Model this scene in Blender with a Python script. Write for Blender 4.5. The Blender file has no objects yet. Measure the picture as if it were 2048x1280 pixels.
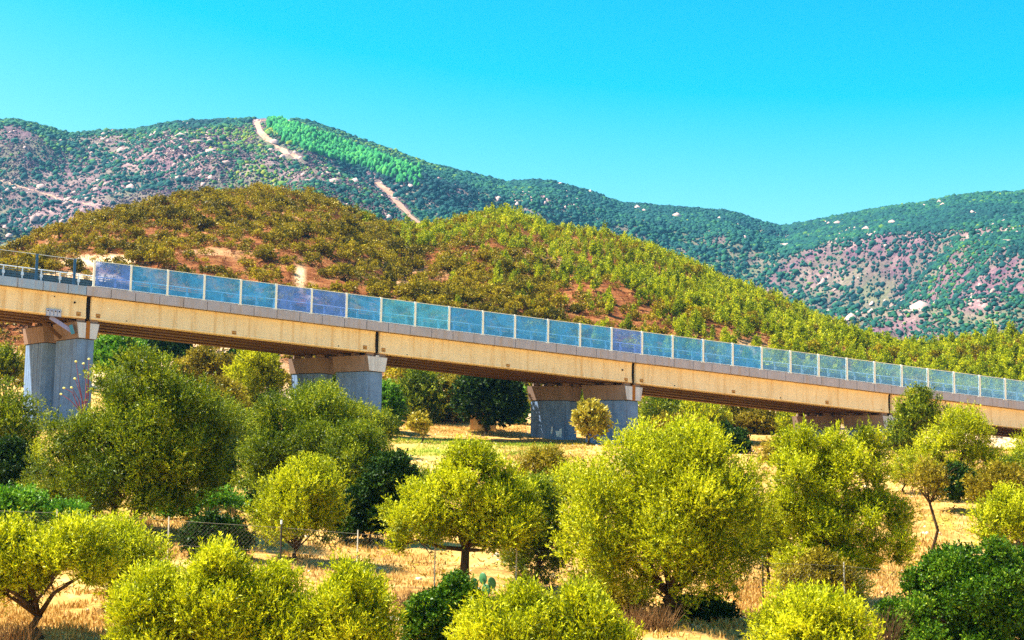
import bpy, math
import numpy as np
from mathutils import Vector
rng = np.random.default_rng(7)
C = bpy.context.scene
COL = C.collection

# ---------------------------------------------------------------- camera, sky, sun, exposure
FPX = 3200.0
PITCH, ROLL = math.radians(7.45), math.radians(0.95)
SUN_EL, SUN_AZ = math.radians(55), math.radians(-93)      # azimuth from +Y (view) towards +X
cam = bpy.data.cameras.new('camera'); camo = bpy.data.objects.new('camera', cam); COL.objects.link(camo)
cam.sensor_width = 36; cam.lens = FPX/2048*36; cam.clip_start = .5; cam.clip_end = 30000
RGT0, UP0, FWD = np.array([1, 0, 0.]), np.array([0, -math.sin(PITCH), math.cos(PITCH)]), np.array([0, math.cos(PITCH), math.sin(PITCH)])
RGT = RGT0*math.cos(ROLL)+UP0*math.sin(ROLL); UPV = -RGT0*math.sin(ROLL)+UP0*math.cos(ROLL)
from mathutils import Matrix
camo.matrix_world = Matrix(((RGT[0], UPV[0], -FWD[0], 0), (RGT[1], UPV[1], -FWD[1], 0), (RGT[2], UPV[2], -FWD[2], 0), (0, 0, 0, 1)))
C.camera = camo
W = bpy.data.worlds.new('World'); C.world = W; W.use_nodes = True
wn = W.node_tree; wn.nodes.clear()
sky = wn.nodes.new('ShaderNodeTexSky'); sky.sky_type = 'NISHITA'; sky.sun_disc = False
sky.sun_elevation = SUN_EL; sky.sun_rotation = SUN_AZ; sky.air_density = 1.0; sky.dust_density = .6; sky.ozone_density = 1.5
sep = wn.nodes.new('ShaderNodeSeparateColor'); com = wn.nodes.new('ShaderNodeCombineColor')
wn.links.new(sky.outputs[0], sep.inputs[0])
for i, (a, b) in enumerate(((3.3, -6.25), (2.05, -1.75), (1.25, 0.6))):   # a clear, very saturated summer sky
    m = wn.nodes.new('ShaderNodeMath'); m.operation = 'MULTIPLY_ADD'; m.inputs[1].default_value = a; m.inputs[2].default_value = b
    q = wn.nodes.new('ShaderNodeMath'); q.operation = 'MAXIMUM'; q.inputs[1].default_value = .002
    wn.links.new(sep.outputs[i], m.inputs[0]); wn.links.new(m.outputs[0], q.inputs[0]); wn.links.new(q.outputs[0], com.inputs[i])
bg = wn.nodes.new('ShaderNodeBackground'); bg.inputs[1].default_value = .057
wo = wn.nodes.new('ShaderNodeOutputWorld'); wn.links.new(com.outputs[0], bg.inputs[0]); wn.links.new(bg.outputs[0], wo.inputs[0])
SV = Vector((math.sin(SUN_AZ)*math.cos(SUN_EL), math.cos(SUN_AZ)*math.cos(SUN_EL), math.sin(SUN_EL)))
sl = bpy.data.lights.new('sun', 'SUN'); sl.energy = 5.0; sl.angle = math.radians(.5); sl.color = (1, .93, .78)
so = bpy.data.objects.new('sun', sl); so.rotation_euler = SV.to_track_quat('Z', 'Y').to_euler(); so.location = (0, 0, 60); COL.objects.link(so)
C.view_settings.view_transform = 'Standard'; C.view_settings.look = 'None'; C.view_settings.gamma = 1; C.view_settings.exposure = 1.6
C.cycles.max_bounces = 6; C.cycles.diffuse_bounces = 4; C.cycles.transparent_max_bounces = 12; C.cycles.volume_bounces = 0
C.cycles.use_denoising = False; C.cycles.sample_clamp_indirect = 8

def ray(x, y):
    return FWD+RGT*(x-1024)/FPX-UPV*(y-640)/FPX
def at(x, y, D):                                   # the place seen at a photo pixel, D metres ahead of the camera
    d = ray(x, y); return d/d[1]*D
def proj(P):
    P = np.asarray(P); z = P@FWD
    return 1024+FPX*(P@RGT)/z, 640-FPX*(P@UPV)/z

# ---------------------------------------------------------------- helpers
def tag(o, label=None, cat=None, group=None, kind=None):
    if label: o['label'] = label
    if cat: o['category'] = cat
    if group: o['group'] = group
    if kind: o['kind'] = kind
    return o
def empty(name, loc=(0, 0, 0), *t):
    o = bpy.data.objects.new(name, None); COL.objects.link(o); o.location = loc; o.empty_display_size = .3
    return tag(o, *t)
def np_mesh(name, V, F, mat, tint=None, smooth=False, ptint=None):
    V = np.ascontiguousarray(V, np.float32); F = np.ascontiguousarray(F, np.int32); n, k = F.shape
    me = bpy.data.meshes.new(name); me.vertices.add(len(V)); me.vertices.foreach_set('co', V.ravel())
    me.loops.add(n*k); me.loops.foreach_set('vertex_index', F.ravel())
    me.polygons.add(n); me.polygons.foreach_set('loop_start', np.arange(0, n*k, k, dtype=np.int32))
    if tint is not None:
        a = me.attributes.new('tint', 'FLOAT', 'FACE'); a.data.foreach_set('value', np.ascontiguousarray(tint, np.float32))
    if ptint is not None:
        for nm, arr in ptint.items():
            a = me.attributes.new(nm, 'FLOAT', 'POINT'); a.data.foreach_set('value', np.ascontiguousarray(arr, np.float32))
    me.materials.append(mat); me.update(calc_edges=True)
    if smooth: me.polygons.foreach_set('use_smooth', np.ones(n, bool))
    return me
def link(name, me, parent=None, loc=None):
    o = bpy.data.objects.new(name, me); COL.objects.link(o)
    if parent: o.parent = parent
    if loc is not None: o.location = loc
    return o
class MB:
    def __init__(s): s.v = []; s.f = []
    def hexa(s, P):                                 # 8 corners: bottom 4, top 4 (same turn)
        n = len(s.v); s.v += [tuple(p) for p in P]
        s.f += [tuple(n+i for i in q) for q in ((3, 2, 1, 0), (4, 5, 6, 7), (0, 1, 5, 4), (1, 2, 6, 5), (2, 3, 7, 6), (3, 0, 4, 7))]
    def box(s, c, d):
        x, y, z = c; a, b, h = d[0]/2, d[1]/2, d[2]/2
        s.hexa([(x+i*a, y+j*b, z+k*h) for k in (-1, 1) for i, j in ((-1, -1), (1, -1), (1, 1), (-1, 1))])
    def tube(s, pts, rad, n=7, cap=True):
        pts = [np.array(p, float) for p in pts]; m = len(pts); base = len(s.v)
        for i, p in enumerate(pts):
            t = pts[min(i+1, m-1)]-pts[max(i-1, 0)]; t /= np.linalg.norm(t)+1e-9
            a = np.cross(t, (0, 0, 1.) if abs(t[2]) < .8 else (0, 1., 0)); a /= np.linalg.norm(a)+1e-9; b = np.cross(t, a)
            r = rad[i] if hasattr(rad, '__len__') else rad
            for k in range(n):
                w = 2*math.pi*k/n; s.v.append(tuple(p+r*(a*math.cos(w)+b*math.sin(w))))
        for i in range(m-1):
            for k in range(n):
                s.f.append((base+i*n+k, base+i*n+(k+1) % n, base+(i+1)*n+(k+1) % n, base+(i+1)*n+k))
        if cap: s.f.append(tuple(base+k for k in range(n))[::-1]); s.f.append(tuple(base+(m-1)*n+k for k in range(n)))
    def ell(s, c, r, nu=12, nv=8, jit=0, rot=None):
        base = len(s.v)
        for j in range(nv+1):
            for i in range(nu):
                th, ph = math.pi*j/nv, 2*math.pi*i/nu
                q = 1+jit*(rng.random()-.5)
                p = np.array([math.sin(th)*math.cos(ph)*r[0], math.sin(th)*math.sin(ph)*r[1], math.cos(th)*r[2]])*q
                if rot is not None: p = rot@p
                s.v.append(tuple(np.array(c)+p))
        for j in range(nv):
            for i in range(nu):
                s.f.append((base+j*nu+i, base+(j+1)*nu+i, base+(j+1)*nu+(i+1) % nu, base+j*nu+(i+1) % nu))
    def build(s, name, mat, parent=None, origin=None, smooth=False):
        me = bpy.data.meshes.new(name)
        v = s.v if origin is None else [tuple(np.array(p)-np.array(origin)) for p in s.v]
        me.from_pydata(v, [], s.f); me.materials.append(mat); me.update()
        if smooth: me.polygons.foreach_set('use_smooth', np.ones(len(me.polygons), bool))
        o = link(name, me, parent)
        if origin is not None and parent is None: o.location = origin
        return o

def vnoise(x, y, seed=0):
    x = np.asarray(x, float); y = np.asarray(y, float); xi = np.floor(x).astype(np.int64); yi = np.floor(y).astype(np.int64); fx = x-xi; fy = y-yi
    fx = fx*fx*(3-2*fx); fy = fy*fy*(3-2*fy)
    def h(a, b):
        n = (a*374761393+b*668265263+seed*1442695041) & 0xffffffff
        n = ((n ^ (n >> 13))*1274126177) & 0xffffffff
        return ((n ^ (n >> 16)) & 0xffff)/65535.
    return (h(xi, yi)*(1-fx)+h(xi+1, yi)*fx)*(1-fy)+(h(xi, yi+1)*(1-fx)+h(xi+1, yi+1)*fx)*fy
def fbm(x, y, seed=0, o=4):
    r = 0; a = .5
    for k in range(o): r = r+a*(vnoise(x*2**k, y*2**k, seed+k)*2-1); a *= .5
    return r

# ---------------------------------------------------------------- materials
class NT:
    def __init__(s, name):
        s.m = bpy.data.materials.new(name); s.m.use_nodes = True; s.t = s.m.node_tree; s.t.nodes.clear()
        s.out = s.n('ShaderNodeOutputMaterial')
    def n(s, ty, **k):
        x = s.t.nodes.new(ty)
        for a, b in k.items(): setattr(x, a, b)
        return x
    def l(s, a, b): s.t.links.new(a, b)
    def noise(s, scale, detail=4, rough=.6, vec=None, dist=0):
        x = s.n('ShaderNodeTexNoise'); x.inputs['Scale'].default_value = scale; x.inputs['Detail'].default_value = detail
        x.inputs['Roughness'].default_value = rough; x.inputs['Distortion'].default_value = dist
        if vec is None:
            if not hasattr(s, 'oc'): s.oc = s.n('ShaderNodeTexCoord').outputs['Object']
            vec = s.oc
        s.l(vec, x.inputs['Vector']); return x.outputs['Fac']
    def ramp(s, src, stops, interp='LINEAR'):
        x = s.n('ShaderNodeValToRGB'); x.color_ramp.interpolation = interp; e = x.color_ramp.elements
        while len(e) < len(stops): e.new(.5)
        for i, (p, c) in enumerate(stops):
            e[i].position = p; e[i].color = (*c, 1) if len(c) == 3 else c
        s.l(src, x.inputs[0]); return x.outputs[0]
    def mix(s, f, a, b, mode='MIX'):
        x = s.n('ShaderNodeMix', data_type='RGBA', blend_type=mode)
        for i, v in ((0, f), (6, a), (7, b)):
            if hasattr(v, 'links'): s.l(v, x.inputs[i])
            else: x.inputs[i].default_value = v if not isinstance(v, tuple) or len(v) == 4 else (*v, 1)
        return x.outputs[2]
    def attr(s, name): return s.n('ShaderNodeAttribute', attribute_name=name).outputs['Fac']
    def bsdf(s, col, rough=.8, spec=.3, metal=0, bump=None, bs=.3, bd=.05):
        p = s.n('ShaderNodeBsdfPrincipled'); p.inputs['Roughness'].default_value = rough; p.inputs['Metallic'].default_value = metal
        p.inputs['Specular IOR Level'].default_value = spec
        if hasattr(col, 'links'): s.l(col, p.inputs['Base Color'])
        else: p.inputs['Base Color'].default_value = (*col, 1)
        if bump is not None:
            b = s.n('ShaderNodeBump'); b.inputs['Strength'].default_value = bs; b.inputs['Distance'].default_value = bd
            s.l(bump, b.inputs['Height']); s.l(b.outputs[0], p.inputs['Normal'])
        return p.outputs[0]
    def done(s, sh): s.l(sh, s.out.inputs[0]); return s.m

def leaf_mat(name, stops, trans=.3, spec=.35, rough=.45):
    t = NT(name); c = t.ramp(t.attr('tint'), stops)
    p = t.bsdf(c, rough, spec)
    tr = t.n('ShaderNodeBsdfTranslucent'); t.l(c, tr.inputs[0])
    mx = t.n('ShaderNodeMixShader'); mx.inputs[0].default_value = trans; t.l(p, mx.inputs[1]); t.l(tr.outputs[0], mx.inputs[2])
    return t.done(mx.outputs[0])
def concrete(name, base, var=.75, warm=None, scale=1.2, rough=.85):
    t = NT(name); n1 = t.noise(scale, 6, .65); n2 = t.noise(scale*14, 3)
    d = tuple(x*var for x in base); c = t.ramp(n1, [(.3, d), (.62, base)])
    c = t.mix(.35, c, t.ramp(n2, [(.35, d), (.65, tuple(min(1, x*1.15) for x in base))]))
    mp = t.n('ShaderNodeMapping'); mp.inputs['Scale'].default_value = (2.2, 2.2, .14); t.l(t.oc, mp.inputs[0])   # rain streaks
    n3 = t.noise(1.0, 4, .6, mp.outputs[0])
    c = t.mix(t.ramp(n3, [(.50, (0, 0, 0)), (.70, (.62, .62, .62))]), c, warm or tuple(x*.5 for x in base))
    return t.done(t.bsdf(c, rough, .25, 0, n2, .25, .01))
def simple(name, col, rough=.6, spec=.4, metal=0, var=.8, scale=6):
    t = NT(name); n = t.noise(scale, 4); c = t.ramp(n, [(.35, tuple(x*var for x in col)), (.65, col)])
    return t.done(t.bsdf(c, rough, spec, metal))

OLIVE = leaf_mat('olive_leaf', [(0, (.03, .05, .001)), (.33, (.24, .28, .002)), (.66, (.62, .63, .004)), (1, (.90, .86, .04))], .35, .2)
OLIVEG = leaf_mat('olive_green_leaf', [(0, (.012, .028, .001)), (.4, (.10, .15, .002)), (.75, (.32, .37, .004)), (1, (.66, .64, .03))], .3, .2)
LENT = leaf_mat('lentisk_leaf', [(0, (.012, .045, .002)), (.45, (.05, .13, .003)), (.8, (.16, .28, .006)), (1, (.40, .46, .04))], .2, .15, .4)
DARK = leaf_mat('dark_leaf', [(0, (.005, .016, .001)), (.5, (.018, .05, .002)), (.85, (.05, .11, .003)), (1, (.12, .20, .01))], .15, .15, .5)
BRIGHT = leaf_mat('bright_leaf', [(0, (.03, .11, .004)), (.4, (.09, .25, .006)), (.8, (.22, .42, .02)), (1, (.4, .55, .08))], .35)
BROWNY = leaf_mat('brownish_leaf', [(0, (.06, .045, .002)), (.4, (.22, .17, .004)), (.75, (.42, .33, .01)), (1, (.66, .52, .05))], .3, .2)
GOLD = leaf_mat('golden_leaf', [(0, (.14, .1, .005)), (.4, (.36, .29, .015)), (.75, (.58, .48, .04)), (1, (.75, .62, .15))])
MACCHIA = leaf_mat('macchia_leaf', [(0, (.035, .035, .001)), (.35, (.18, .14, .002)), (.7, (.40, .29, .003)), (1, (.60, .46, .015))], .25, .15)
PINE = leaf_mat('pine_needle', [(0, (.03, .06, .001)), (.35, (.22, .28, .002)), (.7, (.56, .56, .004)), (1, (.82, .74, .02))], .3, .15)
SCRUB = leaf_mat('haze_tinted_scrub', [(0, (.007, .035, .042)), (.35, (.012, .072, .065)), (.62, (.03, .13, .055)), (.82, (.13, .22, .015)), (1, (.30, .30, .03))], .05, .1, .8)  # blue of the distant haze is mixed into the leaf colour
BARK = simple('bark', (.10, .055, .025), .9, .1, 0, .35, 9)
TWIG = simple('dry_twig', (.30, .16, .06), .9, .1, 0, .5, 9)
REDTWIG = simple('red_twig', (.25, .06, .08), .8, .1)
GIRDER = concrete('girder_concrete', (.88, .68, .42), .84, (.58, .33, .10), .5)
PARAP = concrete('parapet_concrete', (.43, .40, .47), .78, (.36, .27, .22), 1.3)
PARAPB = concrete('bluish_parapet_concrete', (.30, .42, .62), .8, (.36, .28, .25), 1.3)
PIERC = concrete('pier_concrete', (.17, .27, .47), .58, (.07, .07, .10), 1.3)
CAPC = concrete('shaded_cap_concrete', (.27, .18, .14), .75, (.13, .09, .07), 1.2)  # cap concrete with the shade of the side faces put into its colour
CAPF = concrete('lit_cap_end_concrete', (.62, .62, .68), .8, (.3, .26, .26), 1.6)  # same concrete painted paler for the better lit front ends
SOFFIT = concrete('shaded_soffit', (.15, .07, .02), .6, (.07, .035, .012), .8)  # girder concrete darkened, with the underside's shade put into its colour
BLACK = simple('joint_shadow', (.02, .018, .018), .95, .05)
WHITEP = simple('cream_steel', (.90, .88, .80), .5, .4, 0, .93)
BLUEST = simple('blue_steel', (.02, .10, .24), .5, .4, .2)
GALV = simple('galvanised_steel', (.42, .50, .56), .45, .5, .5)
GALVW = simple('pale_galvanised_steel', (.72, .78, .84), .5, .5, .2, .9)
RUST = simple('rusty_steel', (.45, .17, .03), .9, .1, 0, .45, 25)
POSTD = simple('dark_post', (.05, .04, .035), .8, .2)
POSTL = simple('pale_post', (.62, .58, .50), .7, .3)
WIRE = simple('wire', (.20, .18, .14), .6, .4, .4)
STRAW = leaf_mat('dry_grass', [(0, (.26, .11, .015)), (.5, (.50, .29, .06)), (1, (.80, .58, .22))], .25, .2, .6)
GREENG = leaf_mat('green_grass', [(0, (.08, .16, .005)), (.5, (.24, .36, .01)), (1, (.5, .55, .06))], .3, .2, .6)
STONE = simple('pale_stone', (.72, .62, .5), .9, .1, 0, .75, 5)
ROCK = simple('pink_rock', (.60, .40, .36), .95, .05, 0, .6, .06)
HUTC = concrete('hut_plaster', (.66, .42, .16), .6, (.5, .18, .04), 2.5)
OCHRE = simple('ochre_tin', (.62, .33, .08), .7, .3, 0, .7, 20)
def ground_mat():
    t = NT('dry_ground'); n1 = t.noise(.09, 6, .65); n2 = t.noise(1.1, 6, .7); n3 = t.noise(7, 4, .7)
    c = t.ramp(n2, [(.3, (.22, .09, .018)), (.5, (.46, .24, .06)), (.7, (.72, .50, .22))])
    c = t.mix(t.ramp(n3, [(.35, (0, 0, 0)), (.65, (.55, .55, .55))]), c, (.36, .19, .05))
    c = t.mix(t.ramp(n1, [(.42, (0, 0, 0)), (.62, (.55, .55, .55))]), c, (.80, .50, .16))
    c = t.mix(t.attr('green'), c, t.ramp(n3, [(.35, (.10, .16, .01)), (.65, (.36, .40, .03))]))
    return t.done(t.bsdf(c, .95, .1, 0, n3, .6, .12))
def hill_mat():
    t = NT('hill_soil'); n1 = t.noise(.045, 5, .6); n2 = t.noise(.5, 6, .7); n3 = t.noise(2.5, 4, .7)
    c = t.ramp(n2, [(.33, (.08, .025, .009)), (.5, (.21, .07, .024)), (.7, (.36, .17, .06))])
    c = t.mix(t.ramp(n1, [(.58, (0, 0, 0)), (.72, (.6, .6, .6))]), c, t.ramp(n3, [(.35, (.52, .30, .13)), (.65, (.82, .60, .36))]))
    c = t.mix(t.attr('bare'), c, t.ramp(n3, [(.35, (.62, .38, .18)), (.65, (.88, .68, .44))]))
    return t.done(t.bsdf(c, .95, .05, 0, n3, .6, .3))
def mountain_mat():
    t = NT('mountain_soil'); n1 = t.noise(.011, 6, .65); n2 = t.noise(.07, 6, .75); n3 = t.noise(.3, 4, .7)
    c = t.ramp(n2, [(.3, (.07, .045, .075)), (.5, (.16, .085, .11)), (.68, (.27, .17, .17))])
    c = t.mix(t.ramp(n1, [(.42, (0, 0, 0)), (.6, (.7, .7, .7))]), c, t.ramp(n3, [(.35, (.08, .13, .07)), (.65, (.20, .22, .09))]))
    c = t.mix(t.attr('bare'), c, t.ramp(n2, [(.36, (.12, .075, .09)), (.54, (.30, .18, .18)), (.7, (.58, .42, .38))]))
    return t.done(t.bsdf(c, .95, .05, 0, n3, .8, 2.5))
def track_mat():
    t = NT('track_earth'); n = t.noise(.3, 5, .7); return t.done(t.bsdf(t.ramp(n, [(.3, (.36, .17, .10)), (.7, (.56, .36, .26))]), .95, .05))
GROUND, HILLM, MOUNT, TRACK = ground_mat(), hill_mat(), mountain_mat(), track_mat()
def glass_mat(name, tint, film, k):
    t = NT(name); tr = t.n('ShaderNodeBsdfTransparent'); tr.inputs[0].default_value = (*tint, 1)
    n = t.noise(.5, 4)
    d = t.n('ShaderNodeBsdfTranslucent'); t.l(t.ramp(n, [(.35, tuple(x*.7 for x in film)), (.65, film)]), d.inputs[0])
    d2 = t.n('ShaderNodeBsdfDiffuse'); d2.inputs[0].default_value = (*film, 1)
    dd = t.n('ShaderNodeMixShader'); dd.inputs[0].default_value = .5; t.l(d.outputs[0], dd.inputs[1]); t.l(d2.outputs[0], dd.inputs[2])
    m1 = t.n('ShaderNodeMixShader'); t.l(t.ramp(t.noise(.75, 5, .65, None, .6), [(.36, (k*.5,)*3), (.52, (k,)*3), (.66, (min(1, k*1.7),)*3)]), m1.inputs[0]); t.l(tr.outputs[0], m1.inputs[1]); t.l(dd.outputs[0], m1.inputs[2])  # uneven blue film: dirt on the panels plus painted-in sky reflection
    g = t.n('ShaderNodeBsdfGlossy'); g.inputs['Roughness'].default_value = .03; g.inputs['Color'].default_value = (.75, .85, 1, 1)
    fr = t.n('ShaderNodeFresnel'); fr.inputs[0].default_value = 1.5
    m2 = t.n('ShaderNodeMixShader'); t.l(fr.outputs[0], m2.inputs[0]); t.l(m1.outputs[0], m2.inputs[1]); t.l(g.outputs[0], m2.inputs[2])
    return t.done(m2.outputs[0])
GLASS = [glass_mat('violet_blue_acrylic', (.70, .78, 1.0), (.24, .45, 1), .34), glass_mat('azure_acrylic', (.70, .94, 1.0), (.16, .75, 1), .38),
         glass_mat('blue_tinted_acrylic', (.68, .88, 1.0), (.10, .58, 1), .36),
         glass_mat('pale_blue_acrylic', (.74, .90, 1.0), (.16, .62, 1), .32),
         glass_mat('clear_weathered_acrylic', (.82, .92, .98), (.26, .66, 1), .24)]

# ---------------------------------------------------------------- terrain
def tab(pts):
    a = np.array(pts, float); return lambda x: np.interp(x, a[:, 0], a[:, 1])
RIDGE1 = tab([(-900, 640), (-300, 560), (0, 508), (60, 482), (130, 452), (250, 424), (350, 405), (480, 398), (560, 396), (640, 406), (700, 436), (770, 463), (860, 470), (930, 456), (990, 450), (1040, 462), (1110, 484), (1200, 486), (1300, 512), (1400, 556), (1500, 604), (1600, 640), (1700, 678), (1800, 708), (1870, 716), (1950, 706), (2048, 694), (2400, 640), (3000, 560)])
R1 = tab([(-900, 270), (0, 285), (300, 330), (600, 350), (1000, 390), (1300, 400), (1600, 360), (2048, 300), (3000, 260)])
RIDGE2 = tab([(-900, 330), (-300, 250), (0, 240), (40, 247), (110, 267), (180, 262), (240, 260), (320, 244), (430, 239), (520, 235), (590, 240), (640, 254), (700, 276), (760, 295), (830, 322), (870, 333), (930, 347), (1010, 365), (1060, 360), (1100, 363), (1180, 383), (1240, 405), (1300, 410), (1400, 418), (1470, 425), (1530, 445), (1570, 453), (1620, 445), (1700, 430), (1780, 415), (1850, 407), (1920, 393), (1980, 387), (2048, 385), (2400, 360), (3000, 420)])
R2 = tab([(-900, 1500), (0, 1650), (500, 1700), (800, 1750), (1100, 1900), (1400, 2050), (1570, 2100), (1700, 1950), (2048, 1750), (3000, 1500)])
KR = np.array([0, 8, 25, 40, 50, 62, 72, 90, 112, 130, 150, 175.])
KZ = np.array([[-1.7, -1.9, -6, -5, -3.6, -1.3, 0.0, 2.5, 5.2, 7.5, 9.6, 15], [-1.7, -1.9, -6.5, -5.4, -4.0, -2.5, -1.0, 1.8, 4.8, 6.7, 8.1, 12], [-1.7, -1.9, -6.5, -5.6, -4.3, -3.2, -1.4, 2.3, 4.5, 6.2, 7.6, 9.6]])
XK = np.array([0, 1024, 2048.])
def near_z(px, D):
    zs = np.stack([np.interp(D, KR, k) for k in KZ]); p = np.clip(px, 0, 2048)
    w = np.clip((p-0)/1024, 0, 2); i = np.minimum(w.astype(int), 1); fr = w-i
    j = np.arange(len(p)) if zs.ndim == 2 else None
    return zs[i, j]*(1-fr)+zs[i+1, j]*fr
def hz(px, y, D):                                  # height at a photo column x row, D ahead
    sx = (px-1024)/FPX; k = (y-640)/FPX
    d = FWD[None]+RGT[None]*sx[:, None]-UPV[None]*k[:, None]; return d[:, 2]/d[:, 1]*D
def terrain(X, Y):
    X = np.atleast_1d(np.asarray(X, float)).ravel(); Y = np.atleast_1d(np.asarray(Y, float)).ravel(); Ys = np.maximum(Y, .5)
    px = 1024+FPX*np.clip(X/Ys, -1.2, 1.2)*1.0; px = px-(-.0165*0)
    z = near_z(px, np.minimum(Y, 175))
    r1, r2 = R1(px), R2(px); zb = near_z(px, np.full_like(Y, 175)); z1 = hz(px, RIDGE1(px), r1); z2 = hz(px, RIDGE2(px), r2)
    s = np.clip((Y-175)/(r1-175), 0, 1); zh = zb+(z1-zb)*(1.45*s-.45*s*s)
    zh = zh+(fbm(X/28, Y/28, 3)*3.2+fbm(X/9, Y/9, 4)*.7)*np.clip(s*6, 0, 1)*np.clip((1-s)*4, .15, 1)
    z = np.where(Y > 175, zh, z)
    val = 38.0; s2 = np.clip((Y-r1)/(620-r1), 0, 1); zd = z1+(val-z1)*(s2*s2*(3-2*s2)); z = np.where(Y > r1, zd, z)
    s3 = np.clip((Y-620)/(r2-620), 0, 1); sp = 1-np.abs(fbm(X/330+Y/900, Y/700, 11, 3))*2.2
    zm = val+(z2-val)*(.8*s3+.75*s3*s3-.55*s3**3)+(sp*165-100)*np.sin(np.pi*np.clip(s3, 0, 1))**1.2*np.clip((z2-val)/400, .2, 1)
    zm = zm+(fbm(X/90, Y/90, 21)*32+fbm(X/26, Y/26, 22)*7)*np.clip(s3*5, 0, 1)*np.clip((1-s3)*5, .12, 1)
    cap = z2*Y/r2-(1-s3)*70; sf = 14*(1-s3)+.6; q = (cap-zm)/sf; zm = np.where(q > 4, zm, cap-sf*np.log1p(np.exp(np.clip(-q, -30, 30)))*0-sf*np.log1p(np.exp(-np.abs(q)))-np.maximum(q, 0)*sf)
    z = np.where(Y > 620, zm, z); s4 = np.clip((Y-r2)/1500, 0, 1); z = np.where(Y > r2, z2+(-20-z2)*(s4*s4*(3-2*s4)), z)
    z = z+np.where(Y < 175, fbm(X/6, Y/6, 31)*.35+fbm(X/1.7, Y/1.7, 32)*.08, 0)*np.clip(Y/40, 0, 1)
    return z
def ter(x, y): return float(terrain([x], [y])[0])
def sheet(name, ys, slopes, mat, ptint):
    S, Yg = np.meshgrid(slopes, ys); X = (S*Yg).ravel(); Y = Yg.ravel(); Z = terrain(X, Y); V = np.c_[X, Y, Z]
    nx = len(slopes); i, j = np.meshgrid(np.arange(len(ys)-1), np.arange(nx-1), indexing='ij'); a = (i*nx+j).ravel()
    F = np.c_[a, a+1, a+nx+1, a+nx]
    o = link(name, np_mesh(name, V, F, mat, smooth=True, ptint=ptint(V))); return tag(o, kind='structure')
SL = np.r_[np.linspace(-1.1, -.36, 30)[:-1], np.linspace(-.36, .36, 420), np.linspace(.36, 1.1, 30)[1:]]
def blob(px, py, cx, cy, rx, ry): return np.clip(1.6-1.6*np.sqrt(((px-cx)/rx)**2+((py-cy)/ry)**2), 0, 1)
def g_attr(V):
    px, py = proj(V); g = np.maximum.reduce([blob(px, py, 900, 905, 150, 20), blob(px, py, 1060, 905, 130, 22), blob(px, py, 1880, 1045, 50, 24)*.5, blob(px, py, 420, 930, 500, 160)*.5])
    return {'green': g*np.clip(fbm(V[:, 0]/3, V[:, 1]/3, 51)*1.5+.75, 0, 1)*.85}
gd = sheet('ground', np.r_[np.linspace(1, 40, 30)[:-1], np.linspace(40, 130, 200)[:-1], np.linspace(130, 175, 60)], SL, GROUND, g_attr)
def h_attr(V):
    px, py = proj(V); b = np.maximum.reduce([blob(px, py, 430, 690, 90, 40), blob(px, py, 200, 522, 110, 16)*.8, blob(px, py, 600, 550, 14, 50)*.5, blob(px, py, 622, 590, 10, 30)*.5, blob(px, py, 120, 560, 160, 20)])
    b = np.maximum(b, np.clip((190-V[:, 1])/8, 0, 1))
    return {'bare': np.clip(b*(fbm(V[:, 0]/9, V[:, 1]/9, 61)*1.4+.9), 0, 1)}
sheet('hill', np.r_[np.linspace(175, 410, 170)[:-1], np.linspace(410, 620, 16)], SL, HILLM, h_attr)
ROCKY = [(690, 385, 90, 55), (620, 350, 110, 60), (760, 400, 90, 60), (300, 320, 120, 40), (1120, 400, 120, 30), (1650, 560, 90, 32), (1780, 620, 80, 40), (1690, 470, 80, 35), (1960, 470, 110, 18), (1950, 600, 80, 40), (120, 400, 220, 70), (400, 300, 250, 70), (500, 250, 40, 14)]
def m_attr(V):
    px, py = proj(V); b = np.maximum.reduce([blob(px, py, *q) for q in ROCKY])
    return {'bare': np.clip(b*(fbm(V[:, 0]/60, V[:, 1]/60, 71)*1.5+.55), 0, 1)}
sheet('mountain', np.r_[np.linspace(620, 2300, 330)[:-1], np.linspace(2300, 3300, 16)], SL, MOUNT, m_attr)
base = MB(); base.v = [(-3800, -600, -22), (3800, -600, -22), (3800, 3400, -22), (-3800, 3400, -22)]; base.f = [(0, 1, 2, 3)]
tag(base.build('plain', GROUND), kind='structure')

def track(pix, width, Dfun, name='dirt_track'):
    px = np.array(pix, float); t = np.linspace(0, len(px)-1, 60); x = np.interp(t, range(len(px)), px[:, 0]); y = np.interp(t, range(len(px)), px[:, 1])
    P = []
    for a, b in zip(x, y):                           # walk out along the sight line until it meets the slope
        d = ray(a, b); d = d/d[1]; Ds = np.linspace(*Dfun, 700); tz = terrain(d[0]*Ds, Ds); hit = np.where(tz >= d[2]*Ds)[0]
        if len(hit): P.append((d[0]*Ds[hit[0]], Ds[hit[0]]))
    P = np.array(P); 
    if len(P) < 4: return
    k = np.ones(5)/5; P = np.c_[np.convolve(np.r_[[P[0, 0]]*2, P[:, 0], [P[-1, 0]]*2], k, 'valid'), np.convolve(np.r_[[P[0, 1]]*2, P[:, 1], [P[-1, 1]]*2], k, 'valid')]
    T = np.gradient(P, axis=0); T /= np.linalg.norm(T, axis=1)[:, None]+1e-9; N = np.c_[-T[:, 1], T[:, 0]]
    w = width*(1+.5*fbm(np.arange(len(P))/4., np.zeros(len(P)), 5))
    V = []
    for q in (-.5, -.17, .17, .5):
        A = P+N*(w*q)[:, None]; V.append(np.c_[A, terrain(A[:, 0], A[:, 1])+width*.09])
    V = np.stack(V, 1).reshape(-1, 3); n = len(P)
    F = [(i*4+j, i*4+j+1, i*4+4+j+1, i*4+4+j) for i in range(n-1) for j in range(3)]
    tag(link(name, np_mesh(name, V, np.array(F), TRACK, smooth=True)), kind='structure')
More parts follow.
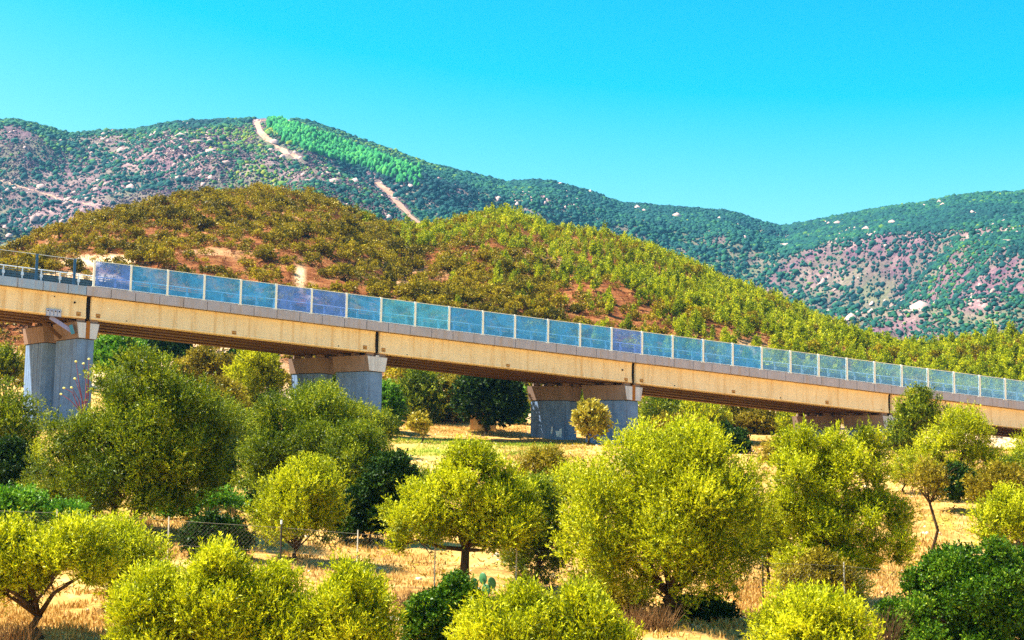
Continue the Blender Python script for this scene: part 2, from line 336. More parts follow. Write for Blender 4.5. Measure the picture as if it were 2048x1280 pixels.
track([(576, 238), (512, 243), (522, 268), (545, 288), (572, 305), (600, 318)], 5, (640, 2200))
track([(752, 366), (775, 385), (800, 412), (822, 436), (850, 456)], 7, (640, 2000))
track([(0, 362), (60, 380), (120, 398), (190, 412)], 1.2, (640, 1800))

# ---------------------------------------------------------------- viaduct (built in its own frame: u along, t across, h up from the barrier top line)
dir3 = ray(9800, 1767); UH = np.array([dir3[0], dir3[1], 0]); gl = np.linalg.norm(UH); GRADE = dir3[2]/gl; UH /= gl
TH = np.array([-UH[1], UH[0], 0])
def plane_hit(x, y, P0, t=0):
    d = ray(x, y); return d*((P0+TH*t)@TH)/(d@TH)
P1 = at(190, 521, 1.0); a1 = plane_hit(263.4, 530, P1); D0 = 3.0/((a1-P1)@UH)
P0 = at(190, 521, D0)
def uh(x, y, t=0):
    q = plane_hit(x, y, P0, t)-P0; u = q@UH; return u, q[2]-GRADE*u
def L(u, t, h): return P0+UH*u+TH*t+np.array([0, 0, GRADE*u+h])
H_PT = (uh(187, 573)[1]+uh(2010.6, 800)[1])/2        # parapet top
H_PB = (uh(231, 597.5)[1]+uh(2048, 819)[1])/2       # parapet bottom
TG = .58                                            # girder face stands back under the parapet
H_GB = (uh(187.5, 640, TG)[1]+uh(2048, 857, TG)[1])/2
JU = [uh(x, y, TG)[0] for x, y in ((178, 618), (750, 690), (1268, 757))]
SPAN = (JU[2]-JU[0])/2; JU = [JU[0]+SPAN*k for k in range(-2, 6)]; JU[5] = uh(1781, 820, TG)[0]; JU[6] = JU[5]+SPAN; JU[7] = JU[6]+SPAN
print('bridge D0', D0, 'grade', GRADE, 'H', H_PT, H_PB, H_GB, 'joints', JU, 'UH', UH)
SK = .46; WID = 10.2
class BB(MB):
    def b(s, u0, u1, t0, t1, h0, h1, skew=0):
        s.hexa([L(u-skew*t, t, h) for h in (h0, h1) for u, t in ((u0, t0), (u1, t0), (u1, t1), (u0, t1))])
UA, UB = JU[0], JU[-1]
via = empty('viaduct', L(0, 5, H_GB-8), 'long sloping concrete road viaduct crossing the whole view on wall piers', 'bridge')
VO = np.array(via.location)
def vb(mb, name, mat, parent=via, origin=True, smooth=False):
    o = mb.build(name, mat, parent, VO if origin else None, smooth); return o
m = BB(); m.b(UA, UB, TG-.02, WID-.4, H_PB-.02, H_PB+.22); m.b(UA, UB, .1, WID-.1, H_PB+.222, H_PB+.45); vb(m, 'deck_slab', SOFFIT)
m = BB(); m.b(UA, UB, .5, WID-.5, H_PB+.452, H_PB+.55); vb(m, 'road_surface', simple('asphalt', (.06, .06, .065), .9, .2))
# parapet fascia: precast blocks of about two metres, butt jointed
u = UA; i = 0; BL = 2.0
for side in (0, 1):
    m, mb_ = BB(), BB(); u = UA
    t0, t1 = (0, .34) if side == 0 else (WID-.34, WID)
    uedge = uh(173, 585)[0]
    while u < UB:
        e = min(u+BL, UB)
        if u < uedge < e: e = uedge
        tgt = mb_ if e <= uedge+.01 else m
        j = rng.normal(0, .006)
        lo = .12 if tgt is mb_ else 0
        tgt.b(u+.02, e-.02, t0+j if side == 0 else t0, t1, H_PB+rng.normal(0, .006), H_PT-lo*.3); u = e
    vb(m, 'parapet', PARAP); o = vb(mb_, 'parapet', PARAPB); o['label'] = 'bluish concrete parapet with brown stains'
    m = BB(); m.b(UA, UB, t0+.05, t1-.04, H_PB+.05, H_PT-.06); vb(m, 'parapet_joint_shade', BLACK)  # black box behind the blocks, painting the shade in their joints
# girders
plates = [(157, 628), (196, 632), (468, 666), (730, 695), (767, 700), (1016, 732), (1252, 760), (1283, 762), (1467, 784), (1654, 805)]
for k in range(len(JU)-1):
    a, b = JU[k]+.22, JU[k+1]-.22
    for q in range(5):
        t0 = TG+q*2.0; m = BB()
        if q == 0:
            n = 24
            prof = [(t0+.0, H_GB), (t0-.03, H_GB+.10), (t0, H_GB+.2), (t0+.04, H_GB+.8), (t0+.03, H_PB-.25), (t0-.02, H_PB-.06), (t0-.02, H_PB-.021), (t0+.9, H_PB-.021), (t0+.95, H_GB)]
            for uu in (a, b):
                for (tt, hh) in prof: m.v.append(L(uu-SK*(tt-TG), tt, hh))
            npf = len(prof)
            for i in range(npf): m.f.append((i, (i+1) % npf, npf+(i+1) % npf, npf+i))
            m.f.append(tuple(range(npf))[::-1]); m.f.append(tuple(npf+i for i in range(npf)))
            vb(m, 'girder', GIRDER)
        else:
            c = t0-TG
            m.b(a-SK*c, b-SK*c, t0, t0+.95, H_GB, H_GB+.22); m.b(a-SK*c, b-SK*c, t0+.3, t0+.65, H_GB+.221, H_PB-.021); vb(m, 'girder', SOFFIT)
for ju in JU[1:-1]:
    m = BB(); m.b(ju-.24-SK*.3, ju+.24-SK*.3, TG+.22, TG+.85, H_GB+.02, H_PB-.022); vb(m, 'joint_shade', BLACK)  # black box painting the shade inside the open joint slot
for x, y in plates:
    uu, hh = uh(x, y, TG); p = BB(); s = .17
    p.b(uu-s, uu+s, TG-.02, TG+.06, hh-s, hh+s); o = vb(p, 'label_plate', RUST)
    p = BB(); p.b(uu-s*.72, uu+s*.72, TG-.026, TG-.02, hh-s*.65, hh+s*.65); c = vb(p, 'plate_face', OCHRE, o)
    p = BB()
    for q in (-.5, .05): p.b(uu+s*q, uu+s*(q+.38), TG-.032, TG-.0262, hh-s*.42, hh+s*.05)
    vb(p, 'plate_mark', BLACK, o)
for x, y in ((109, 593), (149.5, 605), (253, 642), (677, 692), (814, 710), (1204, 756), (1245, 740), (1349, 771), (1561, 796), (1763, 819)):
    uu, hh = uh(x, y, TG); big = (x, y) in ((149.5, 605), (1245, 740)); r = .09 if big else .05
    p = MB(); p.tube([L(uu, TG-.035, hh), L(uu, TG+.1, hh)], r, 10); vb(p, 'drain_hole', BLACK)
# piers: two wall columns each with its own cap, set askew under the deck
def pier(ju, idx):
    SK = (.38, .51, .63, .48)[idx-1]
    pr = empty('pier', VO*0); pr.parent = via
    for (t0, t1, near) in ((TG+.02, TG+4.1, True), (TG+5.9, TG+9.6, False)):
        hc = H_GB-.30; CH = 1.35
        m = BB(); w1, w0 = .95, .74; n0 = len(m.v)
        cb = hc-CH
        m.hexa([L(ju+s*w-SK*(t-TG), t, h) for h, w in ((cb, w0), (hc, w1)) for s, t in ((-1, t0), (1, t0), (1, t1), (-1, t1))])
        capo = m.build('pier_cap', CAPC, pr)
        if near:
            for s in (-1, 1):
                m = BB()
                xs0, xs1 = (.17, w0-.04), (.17, w1-.06)
                m.hexa([L(ju+s*q-SK*(t-TG), t, h) for h, (qa, qb) in ((cb+.03, xs0), (hc-.05, xs1)) for q, t in ((qa, t0-.03), (qb, t0-.03), (qb, t0+.02), (qa, t0+.02))])
                m.build('lit_cap_face', CAPF, capo)  # pale plates carry the front light of the cap in their colour
            m = BB(); m.b(ju-.16, ju+.16, t0-.012, t0+.02, cb+.02, hc+.1); m.build('cap_slot', RUST if idx in (1, 3) else CAPF, capo)
        for q in (0, .5, 1):
            tt = t0+.15+(t1-t0-.8)*q; cc = SK*(tt-TG)
            for ua, ub in ((-w1+.1, -w1+.75), (w1-.75, w1-.1)):
                m = BB(); m.b(ju+ua-cc, ju+ub-cc, tt, tt+.5, hc+.001, H_GB-.004); m.build('bearing_block', CAPC, capo)
        g = min(ter(*L(ju-SK*(t0-TG), t0, 0)[:2]), ter(*L(ju-SK*(t1-TG), t1, 0)[:2]))-2
        m = BB(); e0, e1 = t0+.12, t1-.12; hw = .64; ch = .24; h1 = cb-.05
        ring = [(-hw, e0+ch), (-hw+ch, e0), (hw-ch*.3, e0), (hw, e0+ch*.3), (hw, e1), (-hw, e1)]
        nb = len(ring)
        for top in (0, 1):
            for (s, t) in ring:
                p = L(ju+s-SK*(t-TG), t, h1)
                if not top: p = np.array([p[0], p[1], g])
                m.v.append(p)
        for i in range(nb): m.f.append((i, (i+1) % nb, nb+(i+1) % nb, nb+i))
        m.f.append(tuple(nb+i for i in range(nb)))
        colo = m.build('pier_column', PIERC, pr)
        m = BB(); m.b(ju-hw+.05-SK*(e0-TG), ju+hw-.05-SK*(e0-TG), e0+.05, e1-.05, h1+.001, cb-.001, 0)
        m = BB(); m.hexa([L(ju+s*(hw-.06)-SK*(t-TG), t, h) for h in (h1+.001, cb-.001) for s, t in ((-1, e0+.06), (1, e0+.06), (1, e1-.06), (-1, e1-.06))]); m.build('shadow_joint', BLACK, colo)
        if not near:                                 # shuttering boards on the rear column
            m = BB(); n = 8; wd = (e1-e0-.3)/n
            for i in range(n):
                ta, tb = e0+.28+i*wd+.02, e0+.28+(i+1)*wd-.02
                P = []
                for h in (0, 1):
                    for s, t in ((-hw-.03, ta), (-hw+.02, ta), (-hw+.02, tb), (-hw-.03, tb)):
                        p = L(ju+s-SK*(t-TG), t, h1-.02)
                        if h == 0: p = np.array([p[0], p[1], g])
                        P.append(p)
                m.hexa(P)
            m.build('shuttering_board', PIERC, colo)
    for ch in list(pr.children): pass
    return pr
for i, k in enumerate((2, 3, 4, 5)): pier(JU[k], i+1)
for o in [o for o in bpy.data.objects if o.name.startswith('pier') and o.parent == via]: o.location = -Vector(VO)
# graffiti strokes on the third pier
def on_wall(x, y, ju, off, t0=TG+5.67, hw=.67):
    SK = .63
    n = np.cross(np.array([*( -SK*UH+TH)[:2], 0]), (0, 0, 1)); p0 = L(ju-hw-off, TG, 0); d = ray(x, y); return d*((p0@n)/(d@n))
m = MB()
for pl in ([(1103, 853), (1101, 868), (1104, 868), (1106, 853)], [(1111, 862), (1113, 874), (1119, 872), (1118, 862)], [(1119, 858), (1117, 873), (1123, 875), (1124, 857)]):
    n = len(m.v); m.v += [on_wall(x, y, JU[4], .045) for x, y in pl]; m.f.append((n, n+1, n+2, n+3))
vb(m, 'white_graffiti', simple('graffiti_paint', (.7, .78, .85), .7))
m = MB(); m.tube([on_wall(x, y, JU[4], .02, TG+.1, .64) for x, y in ((1216, 862), (1213, 865), (1213, 869), (1217, 871))], .025, 5)
vb(m, 'scrawl', simple('graffiti_cyan', (.25, .6, .75), .7))
# steel restraint beside the first pier
m = BB(); u0, h0 = uh(92.5, 617, TG); u1, h1_ = uh(122, 633, TG); zc = (uh(107, 625, TG))
m.b(u0, u1, TG-.12, TG-.035, zc[1]-.33, zc[1]+.27); rest = vb(m, 'restraint_plate', simple('steel_blue_plate', (.30, .36, .55), .5, .5, .3))
wq = (u1-u0)/4; PALEP = simple('pale_plate', (.52, .52, .68), .5, .5, .3)
for q in range(4):
    m = BB(); m.b(u0+wq*q+.04, u0+wq*(q+1)-.04, TG-.15, TG-.121, zc[1]-.28, zc[1]+.22); vb(m, 'plate_face', PALEP, rest)
    m = MB(); m.tube([L(u0+wq*(q+.5), TG-.2, zc[1]+.1), L(u0+wq*(q+.5), TG-.14, zc[1]+.1)], .06, 8); vb(m, 'bolt', POSTD, rest)
def bar(p, q, w, h):
    p, q = np.array(p), np.array(q); d = q-p; d /= np.linalg.norm(d); a = np.cross(d, (0, 0, 1)); a /= np.linalg.norm(a); b = np.cross(a, d); mm = MB()
    mm.hexa([r+a*i*w/2+b*j*h/2 for r in (p, q) for i, j in ((-1, -1), (1, -1), (1, 1), (-1, 1))]); return mm
vb(bar(plane_hit(100, 634, P0, TG+.3), plane_hit(146, 664, P0, TG+.25), .22, .32), 'restraint_strut', simple('steel_lilac', (.30, .29, .52), .5, .5, .3))
vb(bar(plane_hit(141, 650, P0, TG+.15), plane_hit(146, 668, P0, TG+.15), .3, .28), 'restraint_anchor', simple('steel_cyan', (.06, .25, .36), .5, .5, .3))
vb(bar(plane_hit(78, 636, P0, TG+1.6), plane_hit(122, 676, P0, TG+2.2), .2, .3), 'restraint_strut', SOFFIT)  # dark colour stands in for the shade further back under the deck

# ---------------------------------------------------------------- noise barrier, open railing, guardrails
PX = [190, 263.4, 336.9, 410, 482.8, 553.75, 624.5, 694.3, 763.3, 831.5, 899.3, 966.8, 1031, 1097, 1161, 1224, 1285, 1346, 1407, 1466, 1524, 1581.6, 1638, 1694.5, 1749.7, 1804, 1856.4, 1908.6, 1960, 2011]
PU = [uh(x, 521+.1297*(x-190))[0] for x in PX]; PU += [PU[-1]+3*k for k in range(1, 9)]
nb = empty('noise_barrier', L(PU[0], .2, H_PT), 'long transparent noise barrier of tinted panels between cream posts on the viaduct', 'noise barrier'); NO = np.array(nb.location)
for i, pu in enumerate(PU):
    m = BB(); m.b(pu-.085, pu+.085, .02, .20, H_PT+.002, .04); m.b(pu-.14, pu+.14, .0, .26, H_PT+.001, H_PT+.05)
    m.build('post', WHITEP, nb, NO)
    if i+1 < len(PU):
        a, b = pu+.09, PU[i+1]-.09
        m = BB(); m.b(a, b, .095, .125, H_PT+.10, -.035)
        k = 0 if i < 15 else (1 if i < 20 else 2)
        if 15 <= i < 20 and rng.random() < .3: k = 0
        p = m.build('clear_panel', GLASS[2+k if rng.random() < .5 or k == 2 else int(rng.integers(0, 3))], nb, NO)
        m = BB(); m.b(a, b, .08, .14, -.034, .015); m.build('frame_rail', WHITEP, p); m = BB(); m.b(a, b, .08, .14, H_PT+.05, H_PT+.099); m.build('frame_rail', WHITEP, p)
for o in nb.children:
    for c in o.children: c.location = -Vector(NO)
rf = empty('open_railing', L(-3, .2, H_PT), 'open wire railing with dark blue posts at the uphill end of the noise barrier', 'railing'); RO = np.array(rf.location)
hb = [uh(150.6, 519), uh(75, 509)]; du = hb[0][0]-hb[1][0]
for k in range(12):
    uu = hb[0][0]-du*k; m = BB(); m.b(uu-.1, uu+.1, .05, .23, H_PT-.03, -.06); m.build('post', BLUEST, rf, RO)
    m = BB(); m.b(uu-du/2-.02, uu-du/2+.02, .12, .15, H_PT-.03, -.08); m.build('thin_post', POSTD, rf, RO)
m = BB(); m.b(UA, hb[0][0], .12, .15, -.10, -.06); m.b(hb[0][0]+.1, PU[0]-.09, .12, .15, .0, .04); m.b(hb[0][0]+.1, hb[0][0]+.14, .12, .15, -.3, .0); m.build('top_wire', GALVW, rf, RO)
def guardrail(t, name, label, sgn, uA, uB, step):
    g = empty(name, L(uA, t, H_PB+.55), label, 'guardrail'); GO = np.array(g.location); hd = H_PB+.55
    n = int((uB-uA)/step)
    for i in range(n):
        uu = uA+i*step; m = BB(); m.b(uu-.05, uu+.05, t-.06, t+.06, hd, H_PT+1.02); o = m.build('post', GALVW if i*step+uA < 0 else simple_blue, g, GO)
        m = BB(); m.b(uu-.11, uu+.11, t-.10*sgn-.05, t-.10*sgn+.05, H_PT+.36, H_PT+.62); m.build('spacer_head', GALVW, o, GO)
    for o in g.children:
        for c in o.children: c.location = (0, 0, 0)
    bt = t+.14*sgn; prof = []
    for q in range(13):
        h = H_PT+.10+q*.05; prof.append((bt+(.045 if q % 4 in (1, 2) else -.03), h))
    m = BB(); nu = len(prof)
    for uu in (uA-1, uB):
        for tt, hh in prof: m.v.append(L(uu, tt, hh))
        for tt, hh in prof[::-1]: m.v.append(L(uu, tt+.01, hh))
    for i in range(2*nu): m.f.append((i, (i+1) % (2*nu), 2*nu+(i+1) % (2*nu), 2*nu+i))
    m.build('wave_beam', simple_dark, g, GO)
    m = MB(); m.tube([L(uA-1, t, H_PT+1.02), L(uB, t, H_PT+1.02)], .045, 8); m.build('top_rail', GALVW, g, GO)
    m = MB(); m.tube([L(uA-1, bt, H_PT+.84), L(uB, bt, H_PT+.84)], .03, 8); m.build('upper_rail', simple_dark, g, GO)
simple_dark = simple('weathered_rail', (.10, .17, .22), .5, .4, .4)
simple_blue = simple('blue_grey_post', (.35, .50, .62), .5, .4, .2)
guardrail(1.05, 'guardrail', 'triple wave guardrail just behind the noise barrier along the near edge of the deck', 1, PU[0]-3*9+.35, PU[-1], 1.5)
guardrail(WID-1.05, 'guardrail', 'dark guardrail along the far edge of the viaduct deck', -1, PU[0]-3*9, PU[-1], 2.9)

# ---------------------------------------------------------------- plants
def unit(v): return v/(np.linalg.norm(v, axis=1)[:, None]+1e-9)
def leafquads(P, D, Ln, Wd):
    S = unit(np.cross(D, rng.normal(size=P.shape))); n = len(P); Ln = np.broadcast_to(Ln, n)[:, None]; Wd = np.broadcast_to(Wd, n)[:, None]
    V = np.stack([P, P+D*Ln*.5+S*Wd*.5, P+D*Ln, P+D*Ln*.5-S*Wd*.5], 1).reshape(-1, 3)
    return V, np.arange(4*n).reshape(-1, 4)
def crown(ells, nleaf, L0=.11, W0=.035, up=.6, tw=.45, per=12, nl=64, lr=(.22, .36), fill=.16, spread=.75, shell=.45):
    """leaf clumps: lobes spread through each ellipsoid, shoots on the lobes, leaves along the shoots"""
    lob = []; wts = []
    vol = np.array([e[3]*e[4]*e[5] for e in ells])**(2/3); vol = vol/vol.sum()
    for e, w in zip(ells, vol):
        n = max(6, int(nl*w)); i = np.arange(n)+.5; cz = 1-2*i/n; cz = np.where(cz < -.8, -cz, cz); az = i*2.39996+rng.uniform(0, 6.28)
        d = unit(np.stack([np.sqrt(1-cz*cz)*np.cos(az), np.sqrt(1-cz*cz)*np.sin(az), cz], 1)+rng.normal(0, .16, (n, 3))); mn = min(e[3:6])
        R = rng.uniform(*lr, n)*mn; rad = np.where(rng.random(n) < .68, 1.0-R/mn*.82-.16*min(tw/mn, 1)+rng.normal(0, .05, n), rng.uniform(.15, .65, n)); c = np.array(e[:3])+d*rad[:, None]*np.array(e[3:6])
        for k in range(n): lob.append((*c[k], R[k], rng.normal(0, .1)))
    lob = np.array(lob); nt = max(40, int(nleaf*(1-fill)/per)); pr = lob[:, 3]**2; pr /= pr.sum()
    k = rng.choice(len(lob), nt, p=pr); cen = np.average(lob[:, :3], axis=0, weights=pr)
    d = unit(rng.normal(size=(nt, 3))+.35*unit(lob[k, :3]-cen)+np.array([0, 0, .35])); rr = rng.uniform(shell, 1, nt)[:, None]
    P = lob[k, :3]+d*rr*lob[k, 3:4]; T = unit(d*.7+np.array([0, 0, up])+rng.normal(size=(nt, 3))*.33)
    tl = tw*rng.uniform(.5, 1.25, nt); s = rng.uniform(.05, 1, (nt, per))
    LP = (P[:, None]+T[:, None]*(s*tl[:, None])[..., None]).reshape(-1, 3); TT = np.repeat(T, per, 0)
    LD = unit(TT*.75+rng.normal(size=LP.shape)*spread*.6); tint = np.repeat(lob[k, 4]+rng.normal(0, .07, nt), per)+rng.normal(.5, .19, len(LP))
    n = len(LP); Ln = L0*rng.uniform(.7, 1.3, n)
    nf = int(nleaf*fill)
    if nf:
        k2 = rng.choice(len(lob), nf, p=pr); d2 = unit(rng.normal(size=(nf, 3))); P2 = lob[k2, :3]+d2*lob[k2, 3:4]*rng.uniform(0, .7, nf)[:, None]
        LP = np.r_[LP, P2]; LD = np.r_[LD, unit(rng.normal(size=(nf, 3)))]; Ln = np.r_[Ln, np.full(nf, L0*1.7)]; tint = np.r_[tint, np.full(nf, .3)]  # inner leaves tinted darker to paint the shade in the crown's core
    V, F = leafquads(LP, LD, Ln, Ln*W0/L0); return V, F, np.clip(tint, 0, 1), lob
def limbs(m, base, lob, r0, nlimb, lean=None, fork=.35, seed=0):
    base = np.array(base, float); cen = lob[:, :3].mean(0) if lean is None else np.array(lean)
    H = max(cen[2]-base[2], .5); j = base+np.array([(cen[0]-base[0])*.25, (cen[1]-base[1])*.25, H*fork])
    mid = (base+j)/2+rng.normal(0, .06*H, 3)*np.array([1, 1, 0]); m.tube([base-np.array([0, 0, .4]), base, mid, j], [r0*1.45, r0*1.2, r0, r0*.85], 8)
    for q in rng.choice(len(lob), min(nlimb, len(lob)), replace=False):
        e = lob[q, :3]; k1 = j+(e-j)*.35+rng.normal(0, .07*H, 3); k2 = j+(e-j)*.7+rng.normal(0, .07*H, 3)+np.array([0, 0, .05*H])
        m.tube([j-(j-mid)*.1, k1, k2, e], [r0*.62, r0*.45, r0*.27, r0*.1], 6)
        for _ in range(3):
            e2 = k2+rng.normal(0, .16*H, 3)+np.array([0, 0, .05*H]); m.tube([k2, (k2+e2)/2+rng.normal(0, .03*H, 3), e2], [r0*.2, r0*.13, r0*.05], 4)
STY = dict(
    olive=dict(mat=OLIVE, L0=.12, W0=.036, up=.75, tw=.5, per=12, spread=.7),
    green=dict(mat=OLIVEG, L0=.12, W0=.036, up=.65, tw=.45, per=12, spread=.8),
    brown=dict(mat=BROWNY, L0=.12, W0=.04, up=.5, tw=.35, per=10, spread=1),
    gold=dict(mat=GOLD, L0=.15, W0=.07, up=.3, tw=.3, per=9, spread=1.1),
    lent=dict(mat=LENT, L0=.11, W0=.055, up=.45, tw=.25, per=10, spread=1.2, lr=(.2, .3), nl=60),
    dark=dict(mat=DARK, L0=.14, W0=.07, up=.3, tw=.3, per=9, spread=1.2),
    bright=dict(mat=BRIGHT, L0=.15, W0=.06, up=.6, tw=.45, per=10, spread=.9))
def plant(name, cat, label, boxes, D, basepx, sty, dens=1.0, group=None, r0=.13, limb=7, fork=.35, trunk=True, **kw):
    """boxes: photo-pixel extents of the crown masses, D: metres ahead"""
    st = dict(STY[sty]); mat = st.pop('mat'); st.update(kw)
    ells = []; area = 0
    for bx in boxes:
        x0, y0, x1, y1 = bx[:4]; dd = D+(bx[4] if len(bx) > 4 else 0); c = at((x0+x1)/2, (y0+y1)/2, dd); sc = dd/FPX
        rx, rz = (x1-x0)/2*sc, (y1-y0)/2*sc; ells.append((*c, rx, min(rx, max(rz, rx*.7)), rz)); area += (x1-x0)*(y1-y0)*.25
    if D > 95:
        f = D/75; st['L0'] *= f; st['W0'] *= f*1.1; st['tw'] *= min(f, 1.3)
    V, F, T, lob = crown(ells, int(min(170000, area*4.0*dens)), **st)
    b = at(*basepx, D); gz = ter(b[0], b[1]); b[2] = gz
    root = empty(name, b, label, cat, group)
    link('crown', np_mesh('crown', V-b, F, mat, T), root)
    if trunk:
        m = MB(); limbs(m, b, lob, r0, limb, fork=fork); o = m.build('trunk', BARK, root, b, True)
    return root
O = 'olive tree'
# row nearest the camera
plant('olive_tree', O, 'pale olive tree with forked trunk over straw ground in the bottom left corner', [(-80, 1050, 120, 1225), (20, 1040, 250, 1190)], 50, (78, 1290), 'olive', .8, r0=.14, limb=9, fork=.3)
plant('olive_tree', O, 'low olive with slanting thin stems behind the forked corner olive', [(140, 1045, 345, 1215)], 54, (240, 1225), 'olive', .75, r0=.09, limb=6)
plant('olive_tree', O, 'dense pale olive crown cut by the bottom edge beside the black fence post', [(205, 1140, 410, 1420), (330, 1098, 530, 1420)], 47, (360, 1400), 'olive', 1.0, trunk=True)
plant('olive_tree', O, 'broad pale olive crown at the bottom, in front of the thin white fence posts', [(430, 1128, 650, 1440), (580, 1118, 798, 1420)], 47.5, (620, 1400), 'olive', 1.0)
plant('olive_tree', O, 'low pale olive dome at the bottom, below the dark trunked olive', [(908, 1176, 1130, 1440), (1060, 1172, 1270, 1440)], 46, (1080, 1400), 'olive', 1.0)
plant('olive_tree', O, 'small pale olive dome at the bottom edge left of the glossy dark shrub', [(1500, 1186, 1762, 1440)], 46, (1640, 1400), 'olive', 1.0)
plant('lentisk_shrub', 'shrub', 'huge glossy dark green shrub filling the bottom right corner', [(1768, 1100, 2080, 1420), (1850, 1072, 2130, 1330)], 55, (1950, 1275), 'lent', 1.1, limb=5)
plant('olive_tree', O, 'feathery yellow olive leaning in at the right edge above the glossy dark shrub', [(1935, 985, 2120, 1110)], 64, (2020, 1120), 'olive', .9)
plant('lentisk_shrub', 'shrub', 'small bright green shrub at the foot of the dark olive trunk', [(800, 1190, 930, 1300), (870, 1150, 960, 1250)], 52, (870, 1300), 'lent', 1.1, r0=.05)
# left group
plant('olive_tree', O, 'large left olive with bent dark trunks and a tall rounded crown before the first pier', [(160, 698, 395, 930), (40, 820, 250, 1020), (215, 760, 488, 1010), (110, 800, 420, 1065)], 70, (215, 1078), 'green', 1.25, r0=.17, limb=12, fork=.25, nl=110)
plant('olive_tree', O, 'slim straight trunked olive close beside the large bent left olive', [(225, 890, 430, 1050), (300, 850, 475, 1010)], 71.5, (256, 1072), 'green', .9, r0=.14, limb=6, fork=.5)
plant('olive_tree', O, 'dark olive crown at the left edge level with the first pier base', [(-70, 765, 92, 965)], 80, (20, 1020), 'green', 1)
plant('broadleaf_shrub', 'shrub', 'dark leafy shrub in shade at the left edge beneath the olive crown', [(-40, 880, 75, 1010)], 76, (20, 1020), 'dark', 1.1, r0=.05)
plant('broadleaf_shrub', 'shrub', 'low green thicket at the left edge above the corner olive', [(-40, 985, 120, 1070), (60, 1005, 190, 1075)], 66, (50, 1075), 'bright', .7, r0=.04, trunk=False)
plant('olive_tree', O, 'rounded dark green olive dome hiding the foot of the second pier', [(470, 768, 770, 1020), (462, 850, 650, 1040), (560, 860, 780, 1030)], 82, (600, 1040), 'green', 1.2, nl=80)
plant('olive_tree', O, 'drooping olive to the right of the dome before the second pier', [(635, 840, 795, 990), (650, 900, 808, 1040)], 78, (720, 1040), 'green', 1)
plant('olive_tree', O, 'bushy yellowish olive whose shadow falls behind the white fence post', [(492, 955, 650, 1110), (540, 915, 702, 1100)], 66, (592, 1105), 'olive', .95, r0=.09, limb=9, fork=.2)
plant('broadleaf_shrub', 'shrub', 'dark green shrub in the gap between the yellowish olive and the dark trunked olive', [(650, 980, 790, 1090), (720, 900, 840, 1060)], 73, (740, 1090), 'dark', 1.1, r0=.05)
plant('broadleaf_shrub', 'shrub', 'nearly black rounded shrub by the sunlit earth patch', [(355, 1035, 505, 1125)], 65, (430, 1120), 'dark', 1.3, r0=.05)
plant('broadleaf_shrub', 'shrub', 'low leafy green plants beneath the large left olive at the earth patch', [(280, 990, 420, 1045), (380, 980, 500, 1040)], 76, (360, 1045), 'bright', .6, trunk=False)
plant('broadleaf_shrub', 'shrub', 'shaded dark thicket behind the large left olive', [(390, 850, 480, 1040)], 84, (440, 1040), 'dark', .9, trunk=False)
plant('olive_tree', O, 'low bushy olive drooping under the left side of the large left olive', [(35, 930, 215, 1075)], 73, (130, 1080), 'green', 1.0, r0=.07)
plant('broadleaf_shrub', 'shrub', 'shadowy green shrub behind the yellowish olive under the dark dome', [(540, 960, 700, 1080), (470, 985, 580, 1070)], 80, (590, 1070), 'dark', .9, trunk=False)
plant('olive_tree', O, 'olive filling the gap between the large left olive and the dark dome', [(380, 790, 500, 960)], 92, (440, 975), 'green', 1.1)
plant('macchia_shrub', 'shrub', 'brownish bush between the large left olive and the pale bank', [(300, 800, 420, 900)], 104, (360, 905), 'brown', 1.1, trunk=False)
plant('macchia_shrub', 'shrub', 'green bush between the dark olive dome and the second pier', [(690, 820, 800, 905)], 112, (745, 905), 'green', 1.1, trunk=False)
# centre group
plant('olive_tree', O, 'olive with a dark leaning trunk and open crown left of the biggest olive', [(820, 888, 1050, 1050), (758, 975, 930, 1125), (900, 965, 1095, 1130)], 60, (928, 1232), 'olive', 1.0, r0=.17, limb=9, fork=.55)
plant('olive_tree', O, 'trailing bushy olive wedged between the dark trunked olive and the biggest olive', [(995, 945, 1145, 1205)], 63, (1075, 1185), 'green', .95, r0=.07)
plant('macchia_shrub', 'shrub', 'brownish olive shrub just in front of the third pier meadow', [(1025, 895, 1150, 1005)], 77, (1090, 1010), 'brown', 1.1, r0=.06)
plant('olive_tree', O, 'biggest olive, a huge ball of bright foliage at the centre right', [(1108, 852, 1552, 1215), (1225, 842, 1505, 1010), (1108, 970, 1330, 1215), (1335, 925, 1558, 1205), (1150, 1060, 1520, 1240)], 57, (1345, 1262), 'olive', 1.5, r0=.22, limb=10, fork=.3, nl=170)
plant('olive_tree', O, 'loose two tiered olive right of the biggest olive with bare twigs showing', [(1540, 860, 1705, 1030), (1610, 858, 1795, 1010), (1522, 965, 1715, 1140), (1640, 985, 1835, 1165), (1525, 1070, 1780, 1220)], 63, (1690, 1205), 'olive', .8, r0=.13, limb=14, fork=.25, nl=80)
plant('broadleaf_shrub', 'shrub', 'shaded thicket under the biggest olive beside its trunk', [(1290, 1190, 1500, 1290)], 59, (1400, 1280), 'dark', .5, trunk=False)
